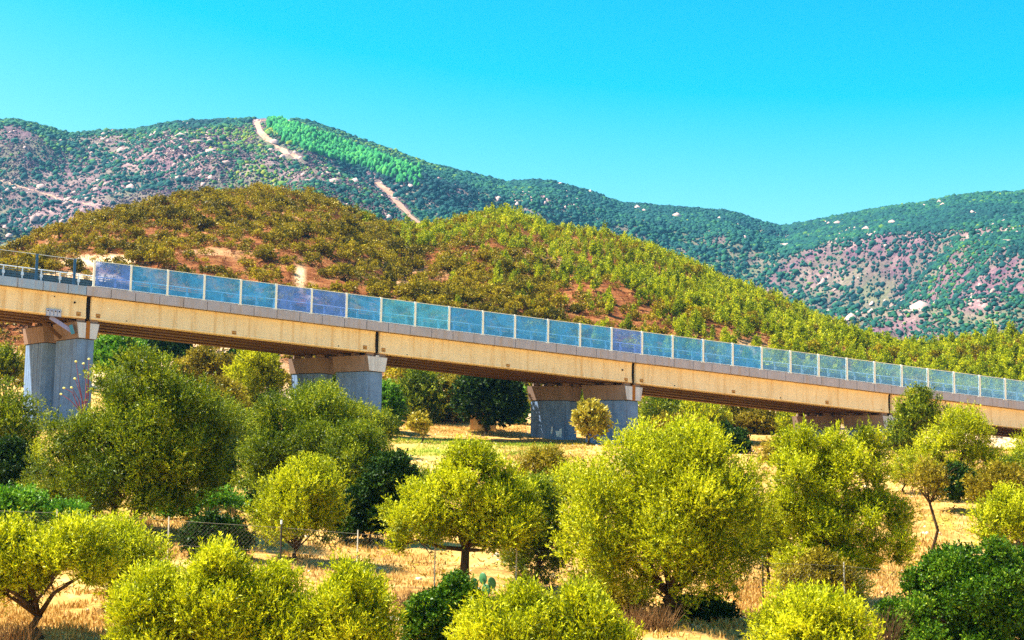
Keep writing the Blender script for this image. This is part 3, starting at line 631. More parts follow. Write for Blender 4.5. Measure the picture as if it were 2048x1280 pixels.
# right group
plant('olive_tree', O, 'upright olive rising in front of the girder by the fourth pier', [(1785, 780, 1890, 885), (1760, 830, 1855, 945)], 108, (1815, 935), 'green', 1.1)
plant('olive_tree', O, 'wide bright olive below the girder near the right edge', [(1860, 815, 1995, 935), (1805, 865, 1935, 975), (1895, 890, 2032, 1010)], 88, (1915, 1000), 'olive', 1.1)
plant('macchia_shrub', 'shrub', 'brownish rounded shrub at the right edge under the wide bright olive', [(1925, 932, 2070, 1028)], 77, (1990, 1028), 'brown', 1.1, r0=.06)
plant('olive_tree', O, 'small olive at the right edge just below the girder end', [(2012, 865, 2100, 945)], 90, (2060, 960), 'olive', .9)
plant('sapling', 'tree', 'crooked sapling with a bare thin trunk and sparse golden leaves on bright ground', [(1812, 925, 1905, 1000)], 73, (1858, 1072), 'brown', .45, r0=.07, limb=8, fork=.75)
plant('sapling', 'tree', 'golden leaved small tree standing before the third pier', [(1145, 803, 1222, 882)], 136, (1176, 893), 'gold', .9, r0=.09, limb=6, fork=.3)
plant('sapling', 'tree', 'little golden tree on the shaded meadow under the second span', [(812, 830, 862, 868)], 128, (843, 900), 'gold', .9, r0=.06, limb=5, fork=.6)
plant('olive_tree', O, 'green olive hugging the front of the first pier on its left', [(-30, 690, 45, 790)], 145, (10, 800), 'green', 1.0)
plant('olive_tree', O, 'pale olive bush between the biggest olive and the loose two tiered olive', [(1480, 1010, 1590, 1150)], 66, (1535, 1160), 'green', .9, r0=.07)
plant('macchia_shrub', 'shrub', 'straggly brown bush under the loose two tiered olive', [(1560, 1110, 1720, 1215)], 61, (1640, 1220), 'brown', .7, trunk=False)
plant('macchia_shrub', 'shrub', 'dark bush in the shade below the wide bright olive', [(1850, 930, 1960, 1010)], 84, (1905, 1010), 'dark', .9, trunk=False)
plant('olive_tree', O, 'pale olive at the right edge between the brownish shrub and the feathery yellow olive', [(2000, 1000, 2110, 1080)], 70, (2050, 1085), 'olive', .9)
FILL = [
 ('olive_tree', O, 'shaded olive bush squeezed between the large left olive and the rounded olive dome', (468, 880, 590, 1010), 86, 'green', 1.0),
 ('macchia_shrub', 'shrub', 'green thicket bush between the first two piers below the tall light tree', (415, 820, 525, 925), 104, 'green', 1.0),
 ('macchia_shrub', 'shrub', 'olive bush under the first span right of the first pier, before the bright leafy tree', (190, 735, 330, 830), 128, 'green', 1.0),
 ('macchia_shrub', 'shrub', 'brownish bush at the foot of the second pier behind the olive dome', (560, 790, 690, 880), 122, 'brown', 1.0),
 ('macchia_shrub', 'shrub', 'wide brownish bush under the third span behind the top of the biggest olive', (1275, 830, 1420, 935), 124, 'brown', 1.0),
 ('macchia_shrub', 'shrub', 'dark green bush under the third span behind the shoulder of the biggest olive', (1395, 850, 1505, 940), 126, 'dark', 1.0),
 ('macchia_shrub', 'shrub', 'brownish bush left of the fourth pier foot', (1510, 880, 1600, 965), 114, 'brown', .9),
 ('macchia_shrub', 'shrub', 'straggly brown brush under the left skirt of the biggest olive', (1140, 1165, 1310, 1255), 60, 'brown', .7),
 ('macchia_shrub', 'shrub', 'olive brown bush between the brownish meadow shrub and the biggest olive', (1090, 930, 1190, 1040), 72, 'olive', .9),
 ('macchia_shrub', 'shrub', 'green bush at the right edge of the meadow beside the dark trunked olive', (790, 930, 880, 1040), 80, 'green', .9),
 ('macchia_shrub', 'shrub', 'greenish bush at the left edge under the first pier olive', (-20, 880, 90, 980), 92, 'green', .9),
 ('macchia_shrub', 'shrub', 'yellowish bush between the upright olive and the wide bright olive', (1770, 900, 1850, 985), 92, 'olive', .8),
 ('macchia_shrub', 'shrub', 'dull green bush at the far right between the small edge olive and the brownish shrub', (1990, 905, 2080, 985), 82, 'green', .9)]
for nm, ct, lb, b4, D, sty, de in FILL: plant(nm, ct, lb, [b4], D, ((b4[0]+b4[2])/2, b4[3]), sty, de, r0=.06, limb=5)
# trees beyond the bridge, seen under the deck
BK = [
 ('fig_tree', 'bright green leafy tree just right of the first pier under the deck', [(185, 668, 290, 745)], 134, 'bright'),
 ('oak_tree', 'dark evergreen tree behind the bright leafy one under the first span', [(280, 668, 385, 720)], 152, 'dark'),
 ('oak_tree', 'olive brown round tree in front of the pale bank under the first span', [(350, 700, 475, 775)], 135, 'brown'),
 ('oak_tree', 'yellow brown bushy tree below the pale bank by the tall light tree', [(375, 762, 490, 845)], 112, 'brown'),
 ('willow_tree', 'tall light green tree left of the second pier', [(455, 702, 562, 840)], 124, 'olive'),
 ('cypress_tree', 'very dark tree at the soffit left of the second pier', [(452, 690, 560, 760)], 150, 'dark'),
 ('poplar_tree', 'vivid green upright tree hugging the right side of the second pier', [(742, 765, 802, 870)], 128, 'bright'),
 ('oak_tree', 'olive green tree right of the vivid upright tree under the second span', [(785, 742, 890, 850)], 142, 'green'),
 ('oak_tree', 'brownish green tree at the middle of the second span', [(860, 748, 960, 855)], 145, 'brown'),
 ('oak_tree', 'dark green spreading oak above the little ruined hut', [(905, 738, 1045, 848)], 133, 'dark'),
 ('poplar_tree', 'vivid green tree touching the left side of the third pier', [(1005, 765, 1052, 855)], 136, 'bright'),
 ('oak_tree', 'green tree seen through the gap of the third pier columns', [(1130, 775, 1200, 880)], 145, 'green'),
 ('oak_tree', 'deep green tree right of the third pier under the third span', [(1272, 785, 1375, 880)], 140, 'green'),
 ('oak_tree', 'yellowish tree in the middle of the third span thicket', [(1350, 795, 1450, 890)], 138, 'olive'),
 ('oak_tree', 'brownish tree between the yellowish tree and the open bank of the third span', [(1430, 800, 1550, 895)], 142, 'brown'),
 ('oak_tree', 'light green tree against the left face of the fourth pier', [(1552, 812, 1602, 895)], 140, 'olive'),
 ('oak_tree', 'olive green tree behind the foot of the second pier', [(600, 740, 700, 850)], 140, 'green'),
 ('oak_tree', 'brown green tree filling the space behind the first pier', [(30, 690, 160, 800)], 150, 'brown')]
for nm, lb, bx, D, sty in BK:
    x0, y0, x1, y1 = bx[0]; D += 24 if D > 120 else 6; D += 10 if x0 > 1000 else 0; bx = [(x0-(x1-x0)*.08, y0-4, x1+(x1-x0)*.08, y1+16)]; plant(nm, 'tree', lb, bx, D, ((x0+x1)/2, y1+18), sty, 1.5, group='trees seen beneath the viaduct', r0=.16, limb=5)

# hill shrubs: six shapes, 300 nearest as things, the rest as one mass
def proto(n, L0, flat=.8, pine=False):
    if pine:
        e = [(0, 0, .95, .5, .5, .5), (0, 0, 1.5, .36, .36, .5), (.1, 0, 1.9, .2, .2, .35), (rng.normal(0, .2), 0, .6, .55, .55, .35)]
        V, F, T, lob = crown(e, n, L0, L0*.5, .7, L0*1.6, 8, 36, (.35, .6), .1, 1.0)
    else:
        e = [(rng.normal(0, .35), rng.normal(0, .35), .5*flat+.1, .75, .75, .6*flat) for _ in range(3)]
        V, F, T, lob = crown(e, n, L0, L0*.55, .5, L0*1.3, 8, 26, (.3, .5), .1, 1.1)
    m = MB(); limbs(m, (0, 0, 0), lob, .05, 4, fork=.3)
    return V, F, T, m
def scatter(n, x0, x1, D0_, D1_, fn, margin=60):
    out = []
    while len(out) < n:
        D = math.sqrt(rng.uniform(D0_**2, D1_**2)); px = rng.uniform(x0-margin, x1+margin); X = (px-1024)/FPX*D; 
        out.append((X, D))
    P = np.array(out); z = terrain(P[:, 0], P[:, 1]); P = np.c_[P, z]; px, py = proj(P); k = rng.random(len(P)) < fn(px, py, P)
    return P[k], px[k], py[k]
def make_mass(name, P, S, protos, mat, tb, nf, label=None, cat=None):
    Vs, Fs, Ts = [], [], []; o = 0
    for i in range(len(P)):
        V, F, T, _ = protos[i % len(protos)]; sel = rng.choice(len(F), min(nf, len(F)), replace=False); sc = math.sqrt(len(F)/len(sel))
        q = V.reshape(-1, 4, 3)[sel]; c = q.mean(1, keepdims=True); q = c+(q-c)*min(sc, 1.7); a = rng.uniform(0, 6.28); ca, sa = math.cos(a), math.sin(a)
        R = np.array([[ca, -sa, 0], [sa, ca, 0], [0, 0, 1]]); v = (q.reshape(-1, 3)@R.T)*S[i]*np.array([1, 1, rng.uniform(.8, 1.15)])+P[i]
        Vs.append(v); Fs.append(np.arange(len(v)).reshape(-1, 4)+o); o += len(v); Ts.append(np.clip(T[sel]+tb[i], 0, 1))
    ob = link(name, np_mesh(name, np.concatenate(Vs), np.concatenate(Fs), mat, np.concatenate(Ts))); return tag(ob, label, cat, None, 'stuff')
def individuals(name, cat, label, group, P, S, protos, mat, barkm=BARK):
    src = []
    for k, (V, F, T, m) in enumerate(protos):
        for dt in (-.14, 0.0, .14):
            src.append((np_mesh('crown', V, F, mat, np.clip(T+dt, 0, 1)), m))
    stems = []
    for k, pr_ in enumerate(protos):
        me = bpy.data.meshes.new('stem'); me.from_pydata([tuple(p) for p in pr_[3].v], [], pr_[3].f); me.materials.append(barkm); stems.append(me)
    for i in range(len(P)):
        j = int(rng.integers(len(src))); r = empty(name, P[i], label, cat, group); r.scale = (S[i]*rng.uniform(.85, 1.2), S[i]*rng.uniform(.85, 1.2), S[i]*rng.uniform(.8, 1.15)); r.rotation_euler = (0, 0, rng.uniform(0, 6.28))
        link('crown', src[j][0], r); link('stem', stems[j//3], r)
def hill_fn(px, py, P):
    r1 = R1(px); bare = np.maximum.reduce([blob(px, py, 430, 690, 80, 35), blob(px, py, 600, 570, 10, 50)*.5, blob(px, py, 190, 520, 80, 12)*.6])
    pine = 1/(1+np.exp(-((px-1060)+(py-560)*-1.1)/60.))
    d = .47+.7*np.clip((px-640)/450, 0, 1)
    return np.where(P[:, 1] < r1+6, d*(1-bare)*(1-np.clip(pine, 0, .85))*np.clip(fbm(P[:, 0]/22, P[:, 1]/22, 91)*1.5+.85, .5, 1), 0)
def pine_fn(px, py, P):
    r1 = R1(px); pine = 1/(1+np.exp(-((px-1060)+(py-560)*-1.1)/60.)); left = blob(px, py, 860, 480, 110, 30)
    return np.where(P[:, 1] < r1+8, np.maximum(pine, left)*np.clip(fbm(P[:, 0]/25, P[:, 1]/25, 95)*1.2+.85, 0, 1), 0)
HP, hx, hy = scatter(20000, 0, 2048, 178, 400, hill_fn)
hs = np.minimum(rng.lognormal(.0, .42, len(HP)), 2.1); HP[:, 2] -= .15
prot = [proto(1700, .13, rng.uniform(.75, 1.05)) for _ in range(6)]
vis = np.argsort(-hs/HP[:, 1]+1e3*((hx < -20) | (hx > 2070) | (hy > 560+.125*hx)))
I, J = vis[:300], vis[300:]
individuals('macchia_shrub', 'shrub', 'rounded olive green macchia shrub on the reddish hillside beyond the viaduct', 'macchia shrubs on the hillside', HP[I], hs[I], prot, MACCHIA)
make_mass('hillside_scrub', HP[J], hs[J], prot, MACCHIA, rng.normal(0, .13, len(J)), 260, 'smaller scrub covering the reddish hillside beyond the viaduct', 'scrub')
QP, qx, qy = scatter(15000, 1000, 2048, 185, 412, pine_fn, 350)
qs = np.minimum(rng.lognormal(.0, .26, len(QP)), 1.6); protp = [proto(1700, .135, 1, True) for _ in range(5)]
vis = np.argsort(-qs/QP[:, 1]+1e3*((qx < -20) | (qx > 2070) | (qy > 560+.125*qx)))
I, J = vis[:300], vis[300:]
individuals('pine_tree', 'pine', 'young yellow green pine on the plantation slope right of the reddish hill', 'young pines on the slope', QP[I], qs[I], protp, PINE)
make_mass('pine_plantation', QP[J], qs[J], protp, PINE, rng.normal(0, .12, len(J)), 270, 'dense young pines filling the rest of the plantation slope', 'pines')

BP, bx_, by_ = scatter(22000, 0, 2048, 178, 400, lambda px, py, P: np.where(P[:, 1] < R1(px)+3, .8, 0), 30)
REDB = leaf_mat('dry_red_brush', [(0, (.06, .015, .004)), (.5, (.20, .055, .012)), (.8, (.36, .15, .03)), (1, (.55, .36, .13))], .15, .1, .8)
make_mass('dry_brush', BP, np.minimum(rng.lognormal(-.62, .35, len(BP)), 1.0), prot, REDB, rng.normal(.08, .25, len(BP)), 44, 'low dry reddish brush between the hillside shrubs', 'scrub')

# far mountain scrub and rocks
ico = np.array([(0, 0, 1), *[(.894*math.cos(a), .894*math.sin(a), .447) for a in np.arange(5)*1.2566], *[(.894*math.cos(a+.628), .894*math.sin(a+.628), -.447) for a in np.arange(5)*1.2566], (0, 0, -1)])
icf = np.array([(0, 1+i, 1+(i+1) % 5) for i in range(5)]+[(1+i, 6+i, 1+(i+1) % 5) for i in range(5)]+[(6+i, 6+(i+1) % 5, 1+(i+1) % 5) for i in range(5)])
def lumps(name, P, S, H, mat, tint, jit, label, cat):
    n = len(P); q = rng.uniform(1-jit, 1+jit, (n, 12, 1)); v = ico[None]*q*np.stack([S, S, S*H], 1)[:, None]+P[:, None]
    f = icf[None]+(np.arange(n)*12)[:, None, None]; ob = link(name, np_mesh(name, v.reshape(-1, 3), f.reshape(-1, 3), mat, np.clip(np.repeat(tint, 15)+rng.normal(0, .05, n*15), 0, 1)))
    return tag(ob, label, cat, None, 'stuff')
LINES = [[(576, 238), (512, 243), (522, 268), (545, 288), (572, 305), (600, 318)], [(752, 366), (775, 385), (800, 412), (822, 436), (850, 456)], [(0, 362), (60, 380), (120, 398), (190, 412)]]
def near_track(px, py, w):
    best = np.full(len(px), 1e9)
    for ln in LINES:
        for (ax, ay), (bx, by) in zip(ln[:-1], ln[1:]):
            t = np.clip(((px-ax)*(bx-ax)+(py-ay)*(by-ay))/((bx-ax)**2+(by-ay)**2), 0, 1); best = np.minimum(best, (2.5 if ln[0][0] == 0 else 1)*np.hypot(px-ax-t*(bx-ax), py-ay-t*(by-ay)))
    return np.clip(1.6-best/w, 0, 1)
def scrub_fn(px, py, P):
    d = np.interp(px, [0, 250, 500, 800, 950, 1500, 1560, 1700, 2048], [.75, .6, .6, .9, 1, 1, 1, 1, 1])
    rock = np.maximum.reduce([blob(px, py, *q) for q in ROCKY]); fire = near_track(px, py, 8)
    return np.where(P[:, 1] < R2(px)+10, d*(1-np.where(px < 900, .62, .38)*rock)*(1-fire)*np.clip(fbm(P[:, 0]/70, P[:, 1]/70, 101)*1.9+.85, np.clip((px-600)/500, .08, .55), 1), 0)
MP, mx_, my_ = scatter(480000, 0, 2048, 640, 2260, scrub_fn, 60)
plant_zone = blob(mx_, my_, 660, 290, 140, 60)+blob(mx_, my_, 770, 330, 90, 40)
tint = np.interp(mx_, [0, 200, 500, 900, 2048], [.36, .42, .55, .33, .33])+rng.normal(0, .13, len(MP))+np.interp(mx_, [0, 250, 900, 1200, 1500, 2048], [.25, .65, .6, .25, .25, .5])*fbm(MP[:, 0]/110, MP[:, 1]/110, 111)
lumps('mountain_scrub', MP+np.array([0, 0, .6]), np.minimum(rng.lognormal(.22, .5, len(MP)), 4)*np.clip(MP[:, 1]/1500, .5, 1), .8, SCRUB, tint, .35, 'scrub tinted haze blue covering the distant mountain slopes', 'scrub')
ZP, zx, zy = scatter(40000, 480, 860, 900, 1800, lambda px, py, P: np.where(P[:, 1] < R2(px)+3, np.clip((px-(522+(py-240)*.95))/14, 0, 1)*np.clip(((262+(px-500)*.36)-py)/14, 0, 1)*np.clip((850-px)/130, 0, 1)*np.clip((py-(242+np.maximum(px-560, 0)*.34))/10, 0, 1)*np.clip(fbm(P[:, 0]/30, P[:, 1]/30, 141)*1.5+1.1, 0, 1), 0), 60)
PLANT = leaf_mat('plantation_green', [(0, (.010, .08, .035)), (.5, (.024, .21, .05)), (1, (.10, .36, .05))], .05, .1, .8)
if len(ZP): lumps('mountain_plantation', ZP+np.array([0, 0, 2]), rng.lognormal(.75, .2, len(ZP)), 1.9, PLANT, rng.normal(.5, .18, len(ZP)), .3, 'bright green conifer plantation high on the distant mountain', 'trees')
HP2, h2x, h2y = scatter(230000, 0, 1000, 700, 1780, lambda px, py, P: np.where(P[:, 1] < R2(px), (1-near_track(px, py, 8))*np.clip(fbm(P[:, 0]/45, P[:, 1]/45, 171)*1.5+.6, .1, 1)*np.clip((1050-px)/300, .25, 1), 0), 40)
HEATH = leaf_mat('heath_scrub', [(0, (.03, .018, .035)), (.4, (.09, .05, .07)), (.7, (.15, .10, .10)), (.88, (.13, .15, .03)), (1, (.3, .24, .12))], .05, .1, .8)
lumps('mountain_heath', HP2, np.minimum(rng.lognormal(-.25, .4, len(HP2)), 1.6), .6, HEATH, rng.normal(.42, .22, len(HP2)), .4, 'low purplish brown heath on the bare parts of the distant mountain', 'heath')
def rock_fn(px, py, P):
    rock = np.maximum.reduce([blob(px, py, *q) for q in ROCKY]); return np.where(P[:, 1] < R2(px), (.12+rock)*np.clip(fbm(P[:, 0]/40, P[:, 1]/40, 121)*2.4+.25, 0, 1), 0)
KP, kx, ky = scatter(26000, 0, 2048, 700, 2250, rock_fn, 40)
lumps('mountain_rocks', KP, rng.lognormal(.35, .5, len(KP)), .8, ROCK, rng.normal(.5, .1, len(KP)), .5, 'pale pinkish rocks scattered over the distant mountain', 'rocks')

# ---------------------------------------------------------------- grass
def grass(name, n, boxes, h, mat, label, cat='grass'):
    per = n//len(boxes); A = []
    for (x0, y0, x1, y1) in boxes:
        px = rng.uniform(x0, x1, 30000); Dg = np.sqrt(rng.uniform(43**2, 174**2, 30000)); X = (px-1024)/FPX*Dg; z = terrain(X, Dg); P = np.c_[X, Dg, z]; qx, qy = proj(P)
        P = P[(qy > y0) & (qy < y1) & (qx > x0) & (qx < x1)]; A.append(np.repeat(P, max(1, math.ceil(per/max(1, len(P)))), 0)[:per] if len(P) else P); A[-1] = A[-1]+rng.normal(0, .25, A[-1].shape)*np.array([1, 1, 0])
    P = np.concatenate(A); P[:, 2] = terrain(P[:, 0], P[:, 1])-.02; keep = fbm(P[:, 0]/1.6, P[:, 1]/1.6, 131) > -.22; P = P[keep]
    D = unit(np.array([0, 0, 1.])+rng.normal(0, .33, P.shape)); V, F = leafquads(P, D, h*rng.uniform(.4, 1.3, len(P)), .05)
    tag(link(name, np_mesh(name, V, F, mat, np.clip(rng.normal(.55, .2, len(P)), 0, 1))), label, cat, None, 'stuff')
grass('dry_grass', 46000, [(780, 845, 1060, 868), (1000, 895, 1170, 925), (270, 1040, 520, 1120), (560, 1060, 900, 1180), (1500, 880, 1640, 960), (1780, 930, 1960, 1080), (1720, 1080, 1900, 1200), (1100, 1150, 1560, 1280), (0, 1180, 320, 1280), (1900, 860, 2048, 960), (1440, 1150, 1560, 1260)], .24, STRAW, 'dry straw coloured grass on the sunny ground')
grass('green_grass', 9000, [(790, 878, 960, 915), (960, 888, 1110, 912)], .24, GREENG, 'fresh green grass strip at the edge of the bridge shadow')

def litter(name, n, D0_, D1_, size, mat, label, cat, flat):
    P, px, py = scatter(n, 0, 2048, D0_, D1_, lambda px, py, P: np.clip(fbm(P[:, 0]/3, P[:, 1]/3, 151)*2+.5, 0, 1), 20)
    P = np.repeat(P, 7, 0)+rng.normal(0, .22, (len(P)*7, 3))*np.array([1, 1, .12])+np.array([0, 0, .05]); D = unit(rng.normal(size=P.shape)*np.array([1, 1, flat])+np.array([0, 0, flat*.4])); V, F = leafquads(P, D, size*rng.uniform(.5, 1.4, len(P)), size*.35)
    tag(link(name, np_mesh(name, V, F, mat, np.clip(rng.normal(.45, .25, len(P)), 0, 1))), label, cat, None, 'stuff')
litter('dry_litter', 9000, 46, 165, .22, BROWNY, 'dry brown leaf litter and low weeds on the ground between the trees', 'litter', .5)
PB, px_, py_ = scatter(5000, 0, 2048, 46, 165, lambda px, py, P: np.clip(fbm(P[:, 0]/4, P[:, 1]/4, 161)*2+.4, 0, 1), 20)
lumps('ground_stones', PB, np.minimum(rng.lognormal(-2.8, .4, len(PB)), .16), .7, STONE, rng.normal(.5, .1, len(PB)), .3, 'small pale stones strewn over the dry ground', 'stones')

# ---------------------------------------------------------------- wire fence, sign, hut and small things
fp = [(-60, 1140), (112, 1085), (335, 1125), (560, 1131), (713, 1172), (868, 1205), (1031, 1190), (1200, 1222), (1362, 1235), (1526, 1222), (1690, 1240), (1853, 1262), (2040, 1285)]
FD = 60.5
wf = empty('wire_fence', at(713, 1172, FD), 'wire mesh fence on thin posts crossing in front of the big olives', 'fence'); WO = np.array(wf.location)
bp = []
for i, (x, y) in enumerate(fp):
    p = at(x, y, FD-.0004*(x-1024)); p[2] = ter(p[0], p[1]); bp.append(p); dk = i in (3, 8, 9, 11)
    m = MB(); hh = 2.05; m.tube([p-np.array([0, 0, .3]), p+np.array([rng.normal(0, .02), 0, hh])], .032 if dk else .026, 8); o = m.build('fence_post', POSTD if dk else POSTL, wf, WO)
    if dk: m = MB(); m.tube([p+np.array([0, 0, hh-.02]), p+np.array([0, 0, hh+.14])], .04, 8); m.build('post_cap', GALVW, o, WO); o.children[0].location = (0, 0, 0)
m = MB()
def wire(a, b, r=.004):
    m.tube([a, b], r, 3, False)
for a, b in zip(bp[:-1], bp[1:]):
    up = np.array([0, 0, 1.])
    for h in (.05, 1.0, 1.9): wire(a+up*h, b+up*h, .006)
    ln = np.linalg.norm(b-a); n = int(ln/.16); hs_ = 1.85; st = hs_/ln
    for i in range(-int(hs_/.16), n):
        for sg in (0, 1):
            f0, f1 = i*.16/ln, i*.16/ln+st; lo, hi = max(f0, 0), min(f1, 1)
            if hi <= lo: continue
            z0, z1 = (lo-f0)/st, (hi-f0)/st
            if sg: z0, z1 = 1-z0, 1-z1
            wire(a+(b-a)*lo+up*(.05+hs_*z0), a+(b-a)*hi+up*(.05+hs_*z1), .0018)
m.build('wire_mesh', WIRE, wf, WO)
# yield sign
sg = empty('yield_sign', at(1766, 905, 142), 'triangular yield sign with red border half hidden by the upright olive', 'road sign'); SO = np.array(sg.location); SO[2] = ter(SO[0], SO[1]); sg.location = SO
def tri(pts, D, th):
    m = MB(); A = [at(x, y, D) for x, y in pts]; m.v = A+[p+np.array([0, th, 0]) for p in A]; m.f = [(0, 1, 2), (5, 4, 3), (0, 3, 4, 1), (1, 4, 5, 2), (2, 5, 3, 0)]; return m
tri([(1757, 868.5), (1765.5, 885.5), (1773, 869.5)], 142, .03).build('sign_border', simple('red_enamel', (.55, .05, .03), .4, .5), sg, SO)
tri([(1760.4, 870.6), (1765.4, 880.8), (1769.8, 871.2)], 141.98, .015).build('sign_face', simple('white_enamel', (.82, .84, .86), .4, .5), sg, SO)
c = at(1765.3, 885, 142.06); m = MB(); m.tube([(c[0], c[1], SO[2]-.3), c+np.array([0, 0, .5])], .035, 8); m.build('pole', GALV, sg, SO)
# ruined hut under the trees
hp = at(966, 862, 160); hp[2] = ter(hp[0], hp[1]); hut = empty('stone_hut', hp, 'small ruined ochre hut with streaked wall below the dark oak', 'hut')
s = 160/FPX
def hb_(x0, x1, y0, y1, z0, z1, nm, mat):
    m = MB(); m.box(((x0+x1)/2, (y0+y1)/2, (z0+z1)/2), (x1-x0, y1-y0, z1-z0)); return m.build(nm, mat, hut)
hb_(-26*s, 7*s, 0, .25, -.6, 1.55, 'wall', HUTC); hb_(7*s+.03, 26*s, -.03, .25, -.6, 1.45, 'wall', HUTC)
hb_(-26*s, -26*s+.25, .26, 2.4, -.6, 1.5, 'side_wall', HUTC); hb_(26*s-.25, 26*s, .26, 2.4, -.6, 1.4, 'side_wall', HUTC)
m = MB(); n = 0; m.v = [(-26*s, 0, 1.551), (-8*s, 0, 1.551), (-15*s, 0, 1.85), (-26*s, .24, 1.551), (-8*s, .24, 1.551), (-15*s, .24, 1.85), (7*s+.04, -.02, 1.451), (24*s, -.02, 1.451), (18*s, -.02, 1.7), (7*s+.04, .22, 1.451), (24*s, .22, 1.451), (18*s, .22, 1.7)]
for n in (0, 6): m.f += [(n, n+1, n+2), (n+5, n+4, n+3), (n, n+3, n+4, n+1), (n+1, n+4, n+5, n+2), (n+2, n+5, n+3, n)]
m.build('broken_gable', HUTC, hut)
# pale building glimpsed left of the first pier
bp_ = at(14, 700, 215); bp_[2] = ter(bp_[0], bp_[1]); bd = empty('white_building', bp_, 'white rendered building with a blue corner at the left edge under the deck', 'building')
def bb_(x0, x1, y0, y1, d0, d1, nm, mat, par=None):
    A = at(x0, y1, 215+d0)-bp_; B = at(x1, y0, 215+d0)-bp_; m = MB(); m.box(((A[0]+B[0])/2, (d0+d1)/2, (A[2]+B[2])/2), (B[0]-A[0], d1-d0, B[2]-A[2])); return m.build(nm, mat, par or bd)
bb_(2, 48, 600, 705, 0, 6, 'wall', simple('white_render', (.82, .84, .76), .9, .1, 0, .88, 4)); bb_(-60, 2, 600, 672, -.05, 6, 'blue_wall', simple('blue_render', (.01, .03, .55), .7))
bb_(-60, 36, 674, 680, -1.2, -.051, 'canopy', simple('grey_metal', (.42, .46, .5), .6)); bb_(-60, 16, 680, 690, -1.3, -1.2, 'railing', BLUEST)
# lamp-like dead stalks, reeds, prickly pear, stones
YFLOW = simple('yellow_flower', (.75, .7, .2), .7)
dp = at(160, 830, 118); dp[2] = ter(dp[0], dp[1]); dt = empty('flowering_stalk', dp, 'thin reddish twigs with small yellow flowers before the first pier', 'plant'); m = MB(); fl = MB()
for tip, mid in (((152, 723), (158, 765)), ((167, 727), (172, 765)), ((178, 718), (177, 760)), ((122, 788), (140, 800)), ((128, 776), (145, 785)), ((150, 757), (160, 785)), ((143, 775), (158, 800)), ((176, 745), (175, 790))):
    A, B = at(*tip, 118), at(*mid, 118); m.tube([at(165, 832, 118), (at(165, 832, 118)+B)/2+rng.normal(0, .1, 3), B, A], [.05, .04, .03, .015], 5)
    fl = MB(); fl.ell(A, (.11, .1, .07), 8, 5, .5); fl.build('flower', YFLOW, dt, dp)
m.build('stem', REDTWIG, dt, dp); pass
def clump(name, cat, label, x0, x1, ybase, h, D, n, mat, r=.012, lean=.18):
    b = at((x0+x1)/2, ybase, D); b[2] = ter(b[0], b[1]); m = MB(); wd = (x1-x0)*D/FPX
    for _ in range(n):
        p = np.array([b[0]+rng.uniform(-.5, .5)*wd, b[1]+rng.uniform(-.4, .4), b[2]-.05]); d = np.array([rng.normal(0, lean), rng.normal(0, lean), 1])*h*rng.uniform(.6, 1.1)
        m.tube([p, p+d*.5+rng.normal(0, .03, 3), p+d], [r, r*.8, r*.3], 4)
    tag(m.build(name, mat, None, b), label, cat)
clump('dry_reeds', 'reeds', 'upright dry reed stalks behind the nearly black shrub', 402, 478, 1040, 1.0, 74, 90, TWIG)
clump('dry_bush', 'bush', 'brown leafless bush by the white stones', 790, 870, 1215, .75, 57, 260, TWIG, .01, .45)
clump('dry_bush', 'bush', 'brown dry undergrowth under the left side of the biggest olive', 1260, 1340, 1262, .9, 55, 260, TWIG, .01, .4)
clump('dry_bush', 'bush', 'dark bare twigs at the left end of the glossy dark shrub', 1735, 1785, 1275, 1.6, 53, 110, BARK, .012, .35)
clump('dry_bush', 'bush', 'rusty dry bush in the corner foreground under the left crowns', -20, 70, 1275, .8, 49, 200, TWIG, .01, .4)
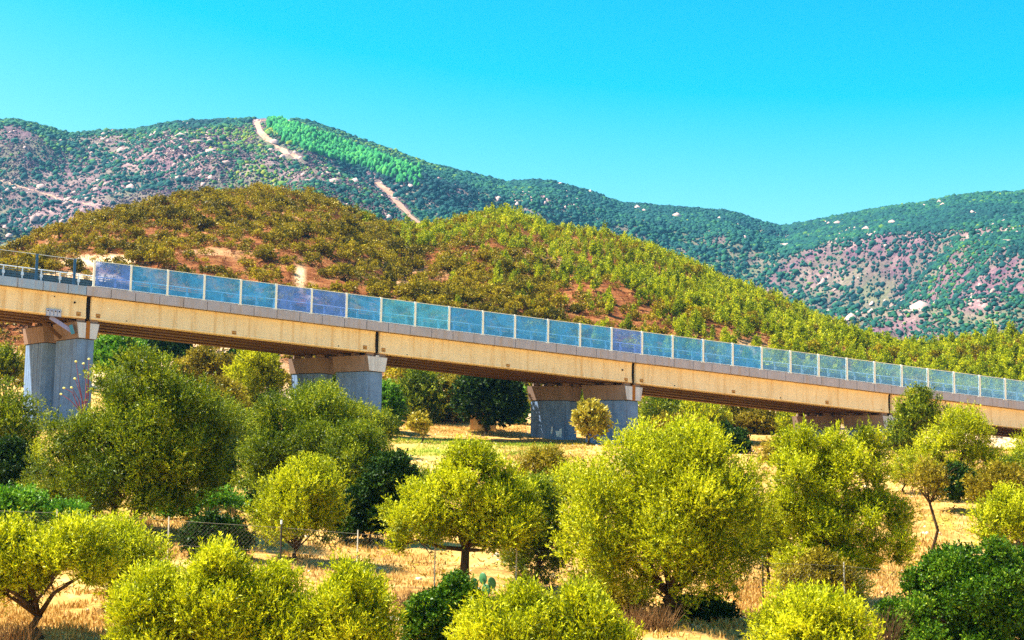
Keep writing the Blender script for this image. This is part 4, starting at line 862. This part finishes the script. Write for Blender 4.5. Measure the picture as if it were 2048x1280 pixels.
for i, (x, y, r, lb) in enumerate(((782, 1223, .22, 'flat pale stone, leftmost of the stones by the brown bush'), (812, 1226, .26, 'largest white stone in front of the brown bush'), (824, 1229, .16, 'small white stone touching the largest one by the brown bush'))):
    p = at(x, y, 55); p[2] = ter(p[0], p[1])+r*.3; m = MB(); m.ell((0, 0, 0), (r, r*.8, r*.7), 9, 6, .25); o = m.build('stone', STONE); o.location = p; tag(o, lb, 'stone', 'pale stones by the brown bush')
pp = at(965, 1205, 58); pp[2] = ter(pp[0], pp[1]); pe = empty('prickly_pear', pp, 'prickly pear cactus with flat pads behind the dark olive trunk', 'cactus'); PADM = simple('cactus_skin', (.05, .20, .06), .5, .4, 0, .7, 6)
for x, y in ((913, 1163), (935, 1175), (948, 1168), (966, 1157), (984, 1166), (932, 1192), (955, 1185), (972, 1180)):
    a = rng.uniform(-.6, .6); b = rng.uniform(-.5, .5); R = np.array([[math.cos(a), -math.sin(a), 0], [math.sin(a), math.cos(a), 0], [0, 0, 1]])@np.array([[math.cos(b), 0, math.sin(b)], [0, 1, 0], [-math.sin(b), 0, math.cos(b)]])
    m = MB(); m.ell(at(x, y, 58+rng.uniform(-.2, .2)), (.17, .04, .22), 12, 8, 0, R); m.build('pad', PADM, pe, pp, True)
m = MB()
for a, b in (((955, 1205), (955, 1185)), ((935, 1205), (932, 1192)), ((955, 1185), (948, 1168)), ((955, 1185), (972, 1180)), ((932, 1192), (935, 1175)), ((935, 1175), (913, 1163)), ((972, 1180), (966, 1157)), ((972, 1180), (984, 1166))): m.tube([at(*a, 58), at(*b, 58)], .05, 6)
m.build('stem', PADM, pe, pp)

# ---------------------------------------------------------------- air
hm = bpy.data.materials.new('air'); hm.use_nodes = True; hn = hm.node_tree; hn.nodes.clear(); pv = hn.nodes.new('ShaderNodeVolumePrincipled'); ho = hn.nodes.new('ShaderNodeOutputMaterial')
pv.inputs['Color'].default_value = (.18, .55, 1, 1); pv.inputs['Density'].default_value = .00007; pv.inputs['Anisotropy'].default_value = .2; hn.links.new(pv.outputs[0], ho.inputs['Volume'])
m = MB(); m.box((0, 1400, 240), (7800, 4200, 526)); tag(m.build('haze', hm), 'thin blue summer haze over the whole valley', 'haze', None, 'stuff')
